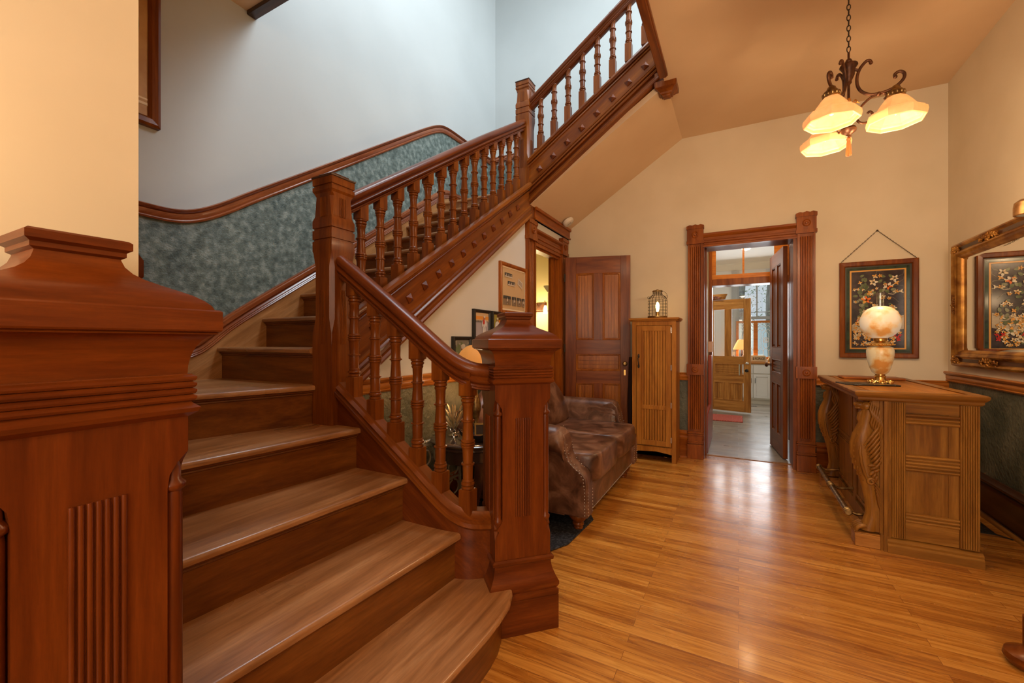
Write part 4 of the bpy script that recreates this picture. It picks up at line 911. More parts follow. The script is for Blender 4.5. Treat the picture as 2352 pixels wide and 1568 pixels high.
# tall picture on the stairwell wall, upper left
def pic_tan(b,x0,x1,z0,z1,y):
    rect(b,x0,x1,z0,z1,y,0); rect(b,x0,x1,z0+.06,z0+.075,y+.002,1); rect(b,x0,x1,z0+.09,z0+.10,y+.002,1); blob(b,x1-.16,z0+.32,.10,.16,y+.003,2); blob(b,x1-.10,z0+.5,.06,.2,y+.003,3)
    return [noisy('tan_print',(.45,.22,.06),(.62,.36,.13),6,.5),fl('print_line',(.8,.6,.35)),fl('print_brown',(.22,.09,.03)),fl('print_green',(.20,.16,.07))]
frame_pic('framed_picture','large brown framed picture high on the stairwell wall, partly hidden by the cream wall','picture',face_px((XL,.50,2.54)),.725,1.0,.056,.04,wood('cherry','z'),pic_tan)

# stained glass panel
ART=thing('stained_glass_panel','wood framed stained glass flower panel hanging from a chain above the bar counter','stained glass panel',loc=(1.152,YB,1.145))
aw,ah=.578,.915
b=MB(); fw=.045
rings=[]
for (cx,cz,sx,sz) in ((-aw/2,0,1,1),(aw/2,0,-1,1),(aw/2,ah,-1,-1),(-aw/2,ah,1,-1),(-aw/2,0,1,1)):
    rings.append([(cx+sx*u,-v,cz+sz*u) for u,v in ((0,0),(0,.032),(.008,.036),(fw-.008,.034),(fw,.026),(fw,0))])
b.loft(rings,cap=False); b.build('frame',wood('cherry','z'),ART,smooth=0)
def stained(b,x0,x1,z0,z1,y):
    # y negative = out of the wall
    rnd=random.Random(21)
    def q(mi,pts,yy):
        b.cur=mi; b.add([(p[0],yy,p[1]) for p in pts],[tuple(range(len(pts)))])
    def pet(mi,cx,cz,L,Wp,a,yy):
        for gi,(g,m_) in enumerate(((1.14,9),(1.0,mi))):
            pts=[]
            for k in range(12):
                t_=2*PI*k/12; u=L/2*(1+math.cos(t_)); v=Wp/2*math.sin(t_)*(1-.25*math.cos(t_))
                u=(u-L/2)*g+L/2; v*=g*1.04
                pts.append((cx+u*math.cos(a)-v*math.sin(a),cz+u*math.sin(a)+v*math.cos(a)))
            q(m_,pts,yy-.0006*gi)
    q(0,[(x0,z0),(x1,z0),(x1,z1),(x0,z1)],y)
    W_,H_=x1-x0,z1-z0
    # borders: green outer (glass pieces), amber inner
    def bord(o,i,mi,yy):
        q(mi,[(x0+o,z0+o),(x1-o,z0+o),(x1-i,z0+i),(x0+i,z0+i)],yy); q(mi,[(x0+i,z1-i),(x1-i,z1-i),(x1-o,z1-o),(x0+o,z1-o)],yy)
        q(mi,[(x0+o,z0+o),(x0+i,z0+i),(x0+i,z1-i),(x0+o,z1-o)],yy); q(mi,[(x1-i,z0+i),(x1-o,z0+o),(x1-o,z1-o),(x1-i,z1-i)],yy)
    bord(0,.012,9,y-.001); bord(.012,.034,2,y-.001); bord(.034,.038,9,y-.0012); bord(.038,.050,3,y-.0015); bord(.050,.053,9,y-.0015)
    ix0,ix1,iz0,iz1=x0+.055,x1-.055,z0+.055,z1-.055; iw,ih=ix1-ix0,iz1-iz0
    # pale pond field in the lower middle
    q(8,[(ix0,iz0+.30*ih),(ix0+.15*iw,iz0+.36*ih),(ix0+.6*iw,iz0+.37*ih),(ix1,iz0+.42*ih),(ix1,iz0+.24*ih),(ix0+.5*iw,iz0+.18*ih),(ix0,iz0+.22*ih)],y-.0016)
    def line(P,r,mi,yy):
        for (a,b_) in zip(P,P[1:]):
            dx,dz=b_[0]-a[0],b_[1]-a[1]; L=math.hypot(dx,dz)+1e-6; nx,nz=-dz/L*r,dx/L*r
            q(mi,[(a[0]-nx,a[1]-nz),(b_[0]-nx,b_[1]-nz),(b_[0]+nx,b_[1]+nz),(a[0]+nx,a[1]+nz)],yy)
    def cl(v,a,c_): return max(a,min(c_,v))
    for k in range(14):
        u,v=rnd.uniform(.05,.9),rnd.uniform(.03,.9); P=[]
        a=rnd.uniform(-.6,.9)
        for i in range(8):
            P.append((cl(ix0+u*iw,ix0,ix1),cl(iz0+v*ih,iz0,iz1))); u+=.06*math.cos(a); v+=.045*math.sin(a); a+=rnd.uniform(-.5,.5)
        line(P,.0012,7,y-.002)
    line([(ix1,iz0+.71*ih),(ix1-.09*iw,iz0+.725*ih),(ix1-.2*iw,iz0+.69*ih),(ix1-.28*iw,iz0+.70*ih),(ix1-.30*iw,iz0+.76*ih)],.004,8,y-.0025)
    # leaves
    for k in range(95):
        u=rnd.random(); v=rnd.random()
        if k<30 or 46<k<60: u=rnd.uniform(0,.22); v=rnd.uniform(.25,1)
        elif k<34: u=rnd.uniform(.7,1); v=rnd.uniform(.1,.7)
        L=rnd.uniform(.035,.06); a=rnd.uniform(0,2*PI)
        cx,cz=ix0+.04+u*(iw-.08),iz0+.04+v*(ih-.08)
        if not(ix0+.055<cx+math.cos(a)*.03<ix1-.055): a+=PI/2
        L=min(L,.045); pet(rnd.choice([4,4,5]),cx,cz,L*.85,L*.5,a,y-.003-k*.00002)
    def flower(u,v,s,mi,n,y_,a0=None,half=False):
        cx,cz=ix0+u*iw,iz0+v*ih; a0=rnd.uniform(0,6) if a0 is None else a0
        for i in range(n):
            a=a0+(2*PI if not half else PI*1.1)*i/n
            L=s*rnd.uniform(.8,1.1)
            ex,ez=cx+L*math.cos(a),cz+L*math.sin(a)
            if ex<ix0 or ex>ix1 or ez<iz0 or ez>iz1: continue
            pet(mi if not isinstance(mi,(list,tuple)) else rnd.choice(mi),cx,cz,L,L*.52,a,y_)
    big=[(.42,.86,.055,(6,1)),(.70,.80,.055,(6,10)),(.83,.90,.05,(6,1)),(.28,.63,.055,(10,10,3)),(.45,.53,.05,(6,1)),(.85,.73,.035,(3,1)),(.35,.72,.035,(3,)),(.55,.94,.03,(3,)),(.20,.20,.055,(1,6)),(.32,.13,.05,(3,1)),(.10,.14,.045,(6,3)),(.70,.20,.06,(3,6)),(.55,.10,.05,(6,1)),(.80,.13,.045,(1,3)),(.48,.30,.05,(6,)),(.13,.34,.04,(10,1)),(.92,.40,.03,(3,)),(.60,.66,.035,(3,1)),(.25,.48,.03,(3,1))]
    for i,(u,v,s,mi) in enumerate(big): flower(u,v,s*.68,list(mi),5,y-.0045-i*.00002)
    for k in range(130):
        flower(rnd.uniform(.04,.96),rnd.uniform(.05,.95) if k%3==0 else rnd.uniform(.03,.40),rnd.uniform(.013,.024),[3,1,6,3],rnd.choice([3,4,5]),y-.0052-k*.00002)
    for (u,v) in ((.82,.16),(.88,.13),(.93,.16),(.90,.10),(.50,.155)): blob_=None; flower(u,v,.02,[11],4,y-.006)
artm=[noisy('stained_dark_plum',(.018,.012,.016),(.060,.038,.040),14,.18,c3=(.035,.022,.025)),plain('stained_cream',(.74,.58,.34),.2),noisy('stained_dark_green',(.008,.020,.010),(.02,.055,.025),20,.15),plain('stained_amber',(.72,.36,.07),.2),noisy('stained_moss',(.06,.085,.03),(.16,.19,.08),25,.2),noisy('stained_sage',(.14,.15,.085),(.26,.27,.16),25,.2),plain('stained_white',(.72,.66,.52),.2),plain('lead_came',(.16,.14,.10),.35,.6),noisy('stained_pearl',(.36,.30,.22),(.55,.47,.34),12,.2),plain('lead_outline',(.05,.040,.028),.4,.4),plain('stained_orange',(.78,.17,.02),.2),plain('stained_red',(.55,.02,.015),.2)]
b=MB(); stained(b,-aw/2+fw,aw/2-fw,fw,ah-fw,-.012); b.build('glass_panel',artm,ART,smooth=0)
b=MB()
for s in (-1,1):
    p0=Vector((s*(aw/2-.01),-.02,ah)); p1=Vector((-.0,-.012,ah+.285)); n=26
    for i in range(n):
        a=p0.lerp(p1,i/n); c_=p0.lerp(p1,(i+1.25)/n); d=(c_-a).normalized(); u=d.cross(Vector((0,1,0))).normalized() if i%2 else Vector((0,1,0)); m_=(a+c_)/2; L=(c_-a).length/2
        b.tube([m_+d*L*math.cos(t_)+u*.0042*math.sin(t_) for t_ in [2*PI*k/8 for k in range(9)]],.0013,4)
b.lathe([(.006,0),(.008,.012),(.004,.016)],(0,0,0),10,Matrix.Translation((0,-.002,ah+.285))@Matrix.Rotation(PI/2,4,'X'))
b.build('chain',M_IRON,ART,smooth=60)

# ------------------------------------------------------------------ gilt mirror
MI=bpy.data.objects.new('wall_mirror',None); COL.objects.link(MI); MM=face_nx((XR-.005,4.955,1.095)); MI.matrix_world=MM; PM[MI.name]=MM.copy()
tag(MI,'ornate gilt framed mirror on the right wall reflecting the flower panel','mirror')
mw,mh=1.37,1.02
b=MB(); fw=.135
P=[(0,0),(0,.030),(.010,.046),(.020,.050),(.030,.040),(.040,.030),(.062,.026),(.072,.034),(.078,.046),(.090,.050),(.098,.040),(.108,.036),(.113,.040),(.120,.034),(.128,.024),(.135,.012),(.135,0)]
rings=[]
for (cx,cz,sx,sz) in ((0,0,1,1),(mw,0,-1,1),(mw,mh,-1,-1),(0,mh,1,-1),(0,0,1,1)): rings.append([(cx+sx*u,v,cz+sz*u) for u,v in P])
b.loft(rings,cap=False); b.cur=0; b.build('frame',M_GILT,MI,smooth=50)
b=MB()
rings=[]
for (cx,cz,sx,sz) in ((0,0,1,1),(mw,0,-1,1),(mw,mh,-1,-1),(0,mh,1,-1),(0,0,1,1)): rings.append([(cx+sx*u,v,cz+sz*u) for u,v in ((.038,.033),(.064,.030),(.066,.020),(.036,.020))])
b.loft(rings,cap=False); b.build('frame_channel',wood('dark','x'),MI,smooth=50)
b=MB(); e=fw-.005
b.box(e,mw-e,.004,.010,e,mh-e); 
bev=.022
x0,x1,z0,z1=e,mw-e,e,mh-e
b.add([(x0,.010,z0),(x1,.010,z0),(x1,.010,z1),(x0,.010,z1),(x0+bev,.0125,z0+bev),(x1-bev,.0125,z0+bev),(x1-bev,.0125,z1-bev),(x0+bev,.0125,z1-bev)],[(0,1,5,4),(1,2,6,5),(2,3,7,6),(3,0,4,7),(4,5,6,7)])
b.build('mirror_glass',M_MIRROR,MI,smooth=0)
def ornament(cx,cz,w_,h_,seed,name='carved_ornament',horizontal=True):
    rnd=random.Random(seed); b=MB()
    for s in (-1,1):
        for k in range(5):
            t_=k/4; x=s*(.012+w_*t_); z=.012*math.sin(3*t_*PI/2)*(1 if horizontal else 0)
            u,v=(x,z) if horizontal else (z,x)
            L=.022*(1.1-.6*t_)
            Mx=Matrix.Translation((cx+u,.040,cz+v))@Matrix.Rotation(rnd.uniform(-.9,.9),4,'Y')
            b.ball((0,0,0),L*1.15,.010,L*.45,8,6,Mx)
            Mx=Matrix.Translation((cx+u*.95,.042,cz+v+s*.012*(1 if k%2 else -1)))@Matrix.Rotation(rnd.uniform(-2,2),4,'Y')
            b.ball((0,0,0),L*.9,.008,L*.32,8,6,Mx)
        u,v=(s*w_*1.1,0) if horizontal else (0,s*w_*1.1)
        b.tube([(cx+u+.012*math.cos(a)*(1-a/9),.042,cz+v+.012*math.sin(a)*(1-a/9)) for a in [k*.6 for k in range(12)]],.004,6)
    for k in range(6):
        a=2*PI*k/6; b.ball((0,0,0),.016,.010,.007,8,6,Matrix.Translation((cx+.017*math.cos(a),.046,cz+.017*math.sin(a)*h_))@Matrix.Rotation(-a,4,'Y'))
    b.ball((cx,.054,cz),.009)
    return b.build(name,M_GILT,MI,smooth=60)
for cz in (.052,mh-.052):
    ornament(mw*.44,cz,.11,1.2,3+int(cz*9)); ornament(.07,cz,.05,1,5+int(cz*9)); ornament(mw-.07,cz,.05,1,7+int(cz*9))
ornament(.045,mh/2,.055,1,14,horizontal=False); ornament(mw-.045,mh/2,.055,1,15,horizontal=False)
# picture light by the mirror
pl=thing('picture_light','round brass picture light with a pale glass lens at the right edge above the mirror','light fixture',loc=(XR-.10,3.74,2.115))
b=MB(); b.lathe([(.004,.05),(.035,.048),(.056,.03),(.060,0),(.060,-.045),(.055,-.05),(.050,-.045)],n=24,cap=False); b.tube([(0,0,.048),(.02,0,.07),(.06,0,.075),(.10,0,.06)],.008,8); b.ball((0,0,.055),.012); b.build('hood',noisy('antique_gold',(.28,.13,.04),(.50,.28,.11),25,.4,metal=.6),pl)
b=MB(); b.lathe([(.050,-.044),(.040,-.050),(.02,-.054),(.002,-.055)],n=20); b.build('lens',plain('blue_white_lens',(.55,.68,.72),.1),pl)

# ================================================================== SMOKE DETECTOR
sd=thing('smoke_detector','round white smoke detector on the sloping soffit','smoke detector',loc=(-1.83,4.86,2.762))
Mx=Matrix.Rotation(-math.atan(.655),4,'Y')@Matrix.Rotation(PI,4,'X')
b=MB(); b.lathe([(.068,0),(.070,.012),(.066,.030),(.055,.040),(.02,.044),(.002,.044)],n=28,M=Mx); b.lathe([(.060,.034),(.062,.038),(.058,.042)],n=28,M=Mx,cap=False); b.build('housing',plain('offwhite_plastic',(.80,.74,.64),.5),sd)
b=MB()
for k in range(5): b.box(-.03+.012*k,-.025+.012*k,-.02,.02,.043,.046,Mx)
b.build('vent_slot',plain('grey_slot',(.35,.32,.28),.6),sd)

# ================================================================== BAR COUNTER
BC=thing('bar_counter','small oak bar counter with carved winged lion legs and brass foot rail','bar counter',loc=(.95,4.1,0))
BX0,BX1,BY0,BY1=.80,1.225,3.415,4.79; ok='oak'
b=MB(); b.box(BX0+.03,BX1-.03,BY0+.03,BY1-.03,.02,.93); b.box(BX0-.02,BX0+.012,BY0+.012,BY0+.05,0,.93); b.build('body',wood(ok,'z'),BC,world=True)
# end panel (facing -Y)
b=MB()
b.box(BX0-.005,BX0+.012,BY0-.012,BY0+.03,.0,.93)
for x0,x1 in ((BX0+.012,BX0+.10),(BX1-.085,BX1)):
    b.box(x0,x1,BY0+.004,BY0+.03,.09,.93); n=8
    for i in range(n): b.lathe([(.0048,.095),(.0048,.925)],(x0+.006+(x1-x0-.012)*i/(n-1),BY0+.003,0),8)
b.build('reeded_stile',wood(ok,'z'),BC,world=True,smooth=60)
b=MB(); px0,px1=BX0+.10,BX1-.085
b.box(px0,px1,BY0+.022,BY0+.03,.09,.93); b.box(px1-.045,px1,BY0+.016,BY0+.03,.09,.93)
b.build('end_panel',wood(ok,'z'),BC,world=True,smooth=0)
b=MB()
def band(z0,z1,n):
    b.box(px0,px1,BY0+.010,BY0+.03,z0,z1)
    for i in range(n):
        z=z0+(z1-z0)*(i+.5)/n; b.tube([(px0,BY0+.010,z),(px1,BY0+.010,z)],(z1-z0)/n*.42,8)
b.box(px0,px1,BY0+.008,BY0+.03,.865,.93); band(.795,.860,3); b.build('moulded_band',wood(ok,'x'),BC,world=True,smooth=50)
b=MB(); band(.51,.61,5); b.build('moulded_band',wood(ok,'x'),BC,world=True,smooth=50)
b=MB(); band(.195,.255,3); b.box(px0,px1,BY0+.012,BY0+.03,.09,.195); b.build('moulded_band',wood(ok,'x'),BC,world=True,smooth=50)
b=MB(); b.prism([(BY0-.020,0),(BY0-.020,.045),(BY0-.010,.055),(BY0-.012,.068),(BY0,.080),(BY0+.03,.09),(BY0+.03,0)],BX0+.012,BX1+.012,'x'); b.build('base_moulding',wood(ok,'x'),BC,world=True,smooth=40)
# front face panels (facing -X)
b=MB()
b.box(BX0-.004,BX0+.03,BY0,BY1,.0,.93)
for y0,y1 in ((3.50,4.02),(4.18,4.70)):
    for z0,z1 in ((.16,.46),(.54,.86)):
        b.box(BX0-.016,BX0,y0,y1,z0,z1); 
        for q in ((y0-.02,y0,z0-.02,z1+.02),(y1,y1+.02,z0-.02,z1+.02),(y0,y1,z0-.02,z0),(y0,y1,z1,z1+.02)): b.box(BX0-.022,BX0,q[0],q[1],q[2],q[3])
    for z in (.485,.50,.515): b.tube([(BX0-.010,y0-.02,z),(BX0-.010,y1+.02,z)],.008,8)
b.box(BX0-.02,BX0,4.06,4.14,.06,.93); b.box(BX0-.02,BX0,BY0,BY1,.0,.10)
b.build('front_panel',wood(ok,'z'),BC,world=True,smooth=30)
# top
b=MB()
TP=[(-.018,-.060),(-.008,-.060),(0,-.052),(.0,-.040),(.010,-.030),(.018,-.018),(.018,-.006),(.010,0),(-.05,0)]
x0,x1,y0,y1=.665,1.235,3.395,4.80
rings=[]
for (cx,cy,sx,sy) in ((x0,y0,-1,-1),(x1,y0,1,-1),(x1,y1,1,1),(x0,y1,-1,1),(x0,y0,-1,-1)): rings.append([(cx+sx*u,cy+sy*u,.99+z) for u,z in TP])
b.loft(rings,cap=False); b.build('top_moulding',wood(ok,'x'),BC,world=True,smooth=40)
b=MB(); b.box(x0+.01,x1-.01,y0+.01,y1-.01,.935,.984); b.box(x0+.075,x1-.065,y0+.07,y1-.06,.984,.987); b.build('top_slab',wood('pine','y'),BC,world=True,smooth=0)
# carved leg
def carved_leg(y):
    m=wood('oak','z'); mg=wood('trim','z') if False else wood('oak','z')
    b=MB()
    # body S curve : (x,z,rx(depth in x),ry)
    path=[(.735,.865,.036,.034),(.728,.82,.040,.034),(.722,.77,.046,.036),(.708,.71,.058,.040),(.700,.65,.066,.044),(.700,.58,.066,.046),(.712,.51,.058,.046),(.728,.44,.050,.044),(.742,.36,.044,.040),(.750,.28,.038,.036),(.752,.21,.036,.034),(.745,.16,.040,.038),(.735,.125,.046,.044),(.730,.10,.050,.046)]
    rings=[]
    for x,z,rx,ry in path: rings.append([(x+rx*math.cos(a),y+ry*math.sin(a),z) for a in [2*PI*k/16 for k in range(16)]])
    b.loft(rings); b.box(.745,.80,y-.035,y+.035,.10,.93); leg=b.build('carved_leg',m,BC,world=True,smooth=60)
    tag(leg,'winged lion shaped leg')
    # head with muzzle
    b=MB()
    b.ball((.725,y,.885),.042,.034,.032,14,10); b.ball((.690,y,.893),.032,.024,.020,12,8); b.ball((.668,y,.898),.014,.018,.012,10,6); b.ball((.682,y,.874),.020,.018,.009,10,6)
    for s in (-1,1): b.ball((.742,y+s*.026,.912),.012,.008,.014,8,6); b.ball((.706,y+s*.020,.902),.007,.006,.006,8,6)
    b.tube([(.715,y,.86),(.690,y,.835),(.684,y,.80),(.694,y,.775),(.712,y,.772),(.720,y,.79)],[.014,.013,.012,.011,.010,.007],10)
    b.build('lion_head',m,leg,world=True,smooth=60)
    # mane ridges
    b=MB()
    for sd_ in (-1,1):
        for k in range(6):
            x=.742+.010*k; b.tube([(x,y+sd_*.034,.915-.01*k),(x-.008,y+sd_*.043,.87-.012*k),(x+.006,y+sd_*.043,.83-.014*k),(x-.006,y+sd_*.046,.785-.016*k),(x+.002,y+sd_*.042,.75-.016*k)],[.004,.0075,.0085,.007,.002],8)
    b.build('mane',m,leg,world=True,smooth=60)
    # wing : feathers sweeping from the chest up to the back edge
    b=MB()
    for sd_ in (-1,1):
        for k in range(8):
            sx_,sz_=.700+.007*k,.640-.020*k; ex_,ez_=.797,.800-.034*k
            mx_,mz_=(sx_+ex_)/2-.012,(sz_+ez_)/2-.022
            b.tube([tuple(v) for v in smoothpath([(sx_,y+sd_*.040,sz_),(sx_*.6+mx_*.4,y+sd_*.049,sz_*.6+mz_*.4-.004),(mx_,y+sd_*.050,mz_),(mx_*.45+ex_*.55,y+sd_*.046,mz_*.45+ez_*.55),(ex_,y+sd_*.037,ez_)],1)],[.006,.0105,.0125,.011,.003],8,flat=.75)
        for k in range(6):
            cx_,cz_=.742+.010*(k%3),.520-.016*k; b.ball((0,0,0),.024,.011,.0105,10,6,Matrix.Translation((cx_,y+sd_*.047,cz_))@Matrix.Rotation(-.25-.22*k,4,'Y'))
        b.tube([(.738+.024*math.cos(a_)*(1-a_/11),y+sd_*.046,.415+.024*math.sin(a_)*(1-a_/11)) for a_ in [q*.5 for q in range(17)]],.0085,8)
        for k in range(5): b.tube([(.755+.004*k,y+sd_*.040,.405-.02*k),(.778,y+sd_*.042,.375-.025*k),(.797,y+sd_*.037,.32-.03*k)],[.008,.008,.003],8)
        b.tube([(.690,y+sd_*.040,.66),(.682,y+sd_*.046,.60),(.690,y+sd_*.048,.53),(.706,y+sd_*.046,.46),(.722,y+sd_*.044,.42)],[.004,.008,.009,.009,.006],8)
    b.build('wing',m,leg,world=True,smooth=60)
    # scales on chest
    b=MB()
    for k in range(9):
        z=.70-.035*k; x=.645+.9*max(0,.58-z)**1.6+.5*max(0,z-.62)**1.3
        for s in (-1,0,1): b.ball((x+abs(s)*.010,y+s*.022,z),.008,.012,.018,8,6)
    b.build('chest_feathers',m,leg,world=True,smooth=60)
    # paw with four toes
    b=MB(); b.ball((.728,y,.118),.050,.044,.030,14,8)
    for i,s in enumerate((-.034,-.012,.012,.034)):
        b.tube([(.715,y+s,.128),(.690,y+s*1.1,.128),(.668,y+s*1.15,.112),(.662,y+s*1.15,.092)],[.013,.014,.013,.009],10)
        b.ball((.657,y+s*1.15,.088),.008,.006,.007,8,6)
    b.build('paw',m,leg,world=True,smooth=60)
    b=MB(); b.box(.655,.80,y-.055,y+.055,0,.080); b.box(.660,.80,y-.050,y+.050,.080,.086); b.build('leg_block',wood('oldoak','x'),leg,world=True,bevel=.003)
    return leg
carved_leg(3.475); carved_leg(4.725)
b=MB(); b.tube([(.640,3.53,.17),(.640,4.70,.17)],.018,14)
for y in (3.54,3.56,4.10,4.13,4.16,4.67,4.69): b.lathe([(.018,-.006),(.025,-.003),(.025,.003),(.018,.006)],n=14,M=Matrix.Translation((.640,y,.17))@Matrix.Rotation(PI/2,4,'X'))
fr=b.build('foot_rail',M_OLDB,BC,world=True); tag(fr,'brass foot rail')
for y in (3.56,4.13,4.67):
    b=MB(); b.tube([(.640,y,.17),(.69,y,.155),(.74,y,.16),(.80,y,.17)],.010,8); b.lathe([(.022,0),(.022,.006),(.01,.012)],n=12,M=Matrix.Translation((.79,y,.17))@Matrix.Rotation(-PI/2,4,'Y')); b.build('rail_bracket',M_OLDB,fr,world=True)
# ---- oil lamp on the bar
lx,ly=1.0,4.02
def at_bar(px,py,z): pass
OL=thing('hurricane_lamp','lit painted glass globe lamp with brass fittings standing on the bar counter','lamp',loc=(.925,4.06,.987))
glow=noisy('painted_lit_globe_glass',(.72,.33,.08),(.78,.68,.50),7,.3,c3=(.78,.56,.28),lo=.40,hi=.54,emit=.26)
glow2=noisy('painted_lit_font_glass',(.60,.26,.06),(.70,.60,.38),9,.25,c3=(.68,.46,.20),lo=.40,hi=.54,emit=.12)
b=MB(); b.lathe([(.004,.004),(.072,.004),(.070,.010),(.040,.018),(.034,.026),(.032,.050),(.036,.055),(.029,.062),(.029,.072)],n=28)
for k in range(16):
    a=2*PI*k/16; b.ball((.066*math.cos(a),.066*math.sin(a),.012+.006*(k%2)),.014,.010,.009,8,6)
    b.tube([(.048*math.cos(a),.048*math.sin(a),.018),(.062*math.cos(a+.2),.062*math.sin(a+.2),.026),(.074*math.cos(a+.1),.074*math.sin(a+.1),.010)],.004,6)
b.build('foot',M_BRASS,OL)
b=MB(); b.lathe([(.032,.072),(.048,.086),(.062,.118),(.073,.165),(.080,.210),(.081,.245),(.075,.268),(.048,.278)],n=36); b.build('font',glow2,OL)
b=MB(); b.lathe([(.048,.276),(.078,.282),(.084,.288),(.078,.296),(.055,.303),(.046,.312),(.038,.318),(.038,.330),(.046,.336),(.036,.344)],n=32)
for k in range(24): a=2*PI*k/24; b.ball((.082*math.cos(a),.082*math.sin(a),.290),.006,n=6,m=4)
b.build('collar',M_BRASS,OL)
b=MB(); b.lathe([(.040,.338),(.072,.352),(.100,.380),(.116,.418),(.120,.455),(.115,.492),(.099,.530),(.074,.556),(.045,.570),(.030,.574)],n=40,cap=False); b.build('globe_shade',glow,OL)
b=MB(); b.lathe([(.024,.34),(.028,.45),(.025,.57),(.0235,.62),(.026,.672),(.0275,.673)],n=24,cap=False); b.build('chimney',M_CHIM,OL)
b=MB()
for s,z0_,rr_ in ((.4,.36,.150),):
    P_=[]
    for k in range(9):
        a=-1.9+.1*k; z=.50-.018*k; rr2=.150-.0006*(k-5)**2; P_.append((rr2*math.cos(a)*.985,rr2*math.sin(a)*.985,z-.03))
b.build('painted_branch',plain('branch_brown_paint',(.25,.10,.03),.5),OL) if False else None
point('hurricane_lamp_light',(.925,4.06,1.72),2.5,WARM,.05); 
# tablet and board
b=MB(); b.box(-.16,.16,-.10,.10,0,.010); tb=b.build('tablet',M_BLACK,bevel=.003); tb.location=(.82,3.93,.987); tb.rotation_euler=(0,0,.15); tag(tb,'thin black tablet lying on the bar counter beside the globe lamp','tablet')
b=MB(); b.box(-.20,.20,-.12,.12,0,.018); tb=b.build('wooden_board',wood('trim','x'),bevel=.006); tb.location=(.97,4.55,.987); tag(tb,'reddish wooden board on the bar counter behind the globe lamp','board')

# ================================================================== CHANDELIER
dc=2.58; rr_=.793
cr,sr=math.cos(TH),math.sin(TH)
CX,CY=dc*(rr_*cr-sr),dc*(rr_*sr+cr)
CH=thing('chandelier','three-arm bronze chandelier with amber octagonal glass shades','chandelier',loc=(CX,CY,2.4))
b=MB(); b.lathe([(.004,.615),(.013,.612),(.018,.600),(.014,.592),(.022,.588),(.044,.578),(.046,.570),(.036,.556),(.030,.540),(.030,.515),(.022,.495),(.014,.478),(.016,.468),(.006,.455)],n=20)
b.tube([(0,0,.455),(0,0,.20)],.007,8); b.lathe([(.006,.20),(.034,.198),(.040,.186),(.036,.172),(.020,.160),(.010,.152),(.016,.145),(.004,.14)],n=20)
b.tube([(0,0,.615),(0,0,.655)],.006,8)
b.build('hub',M_BRONZE,CH)
b=MB()
for k in range(7):
    a=2*PI*k/7; c_,s_=math.cos(a),math.sin(a); b.tube([(.006*c_,.006*s_,.30),(.020*c_,.020*s_,.335),(.040*c_,.040*s_,.345),(.055*c_,.055*s_,.332)],[.004,.010,.008,.002],8,flat=.4)
b.ball((0,0,.362),.012,.012,.018); b.build('leaf_spray',M_GOLDL,CH)
b=MB(); b.ball((0,0,.128),.012)
for k in range(12):
    a=2*PI*k/12; b.tube([(.006*math.cos(a),.006*math.sin(a),.125),(.009*math.cos(a),.009*math.sin(a),.09),(.013*math.cos(a),.013*math.sin(a),.03)],.003,5)
b.lathe([(.011,.098),(.011,.106)],n=12); b.build('tassel',plain('rust_tassel',(.30,.08,.015),.8),CH)
b=MB(); z=.655; k=0
while z<ZC-2.4-.03:
    Mx=Matrix.Rotation(PI/2*(k%2),4,'Z'); b.tube([(0.009*math.sin(t_),0,z+.019+.019*math.cos(t_)) for t_ in [2*PI*i/10 for i in range(11)]],.0028,5,Mx); z+=.032; k+=1
b.build('chain',M_IRON,CH)
b=MB(); b.lathe([(.06,ZC-2.4),(.058,ZC-2.4-.02),(.02,ZC-2.4-.035)],n=20); b.build('ceiling_canopy',M_BRONZE,CH)
M_SHADE=None
def shade_mat():
    m=bpy.data.materials.new('lit_amber_scavo_glass'); m.use_nodes=True; t=m.node_tree; b=t.nodes['Principled BSDF']; N=t.nodes
    tc=N.new('ShaderNodeTexCoord'); n=N.new('ShaderNodeTexNoise'); n.inputs['Scale'].default_value=28; lk(t,tc.outputs['Object'],n.inputs['Vector'])
    r=N.new('ShaderNodeValToRGB'); r.color_ramp.elements[0].color=(.85,.52,.20,1); r.color_ramp.elements[1].color=(.92,.68,.36,1); lk(t,n.outputs['Fac'],r.inputs['Fac'])
    lk(t,r.outputs[0],b.inputs['Base Color']); b.inputs['Roughness'].default_value=.4
    lk(t,r.outputs[0],b.inputs['Emission Color']); b.inputs['Emission Strength'].default_value=.28
    tl=N.new('ShaderNodeBsdfTranslucent'); lk(t,r.outputs[0],tl.inputs[0]); mx=N.new('ShaderNodeMixShader'); mx.inputs[0].default_value=.25
    lk(t,b.outputs[0],mx.inputs[1]); lk(t,tl.outputs[0],mx.inputs[2]); lk(t,mx.outputs[0],N['Material Output'].inputs[0])
    return m
M_SHADE=shade_mat(); M_BULB=plain('lit_bulb',(1,.9,.7),.3,emit=(1,.86,.60),es=9)
d1=2.467
vecs=[(.0715,-.0457),(-.0783,-.0457),(.007,.0913)]
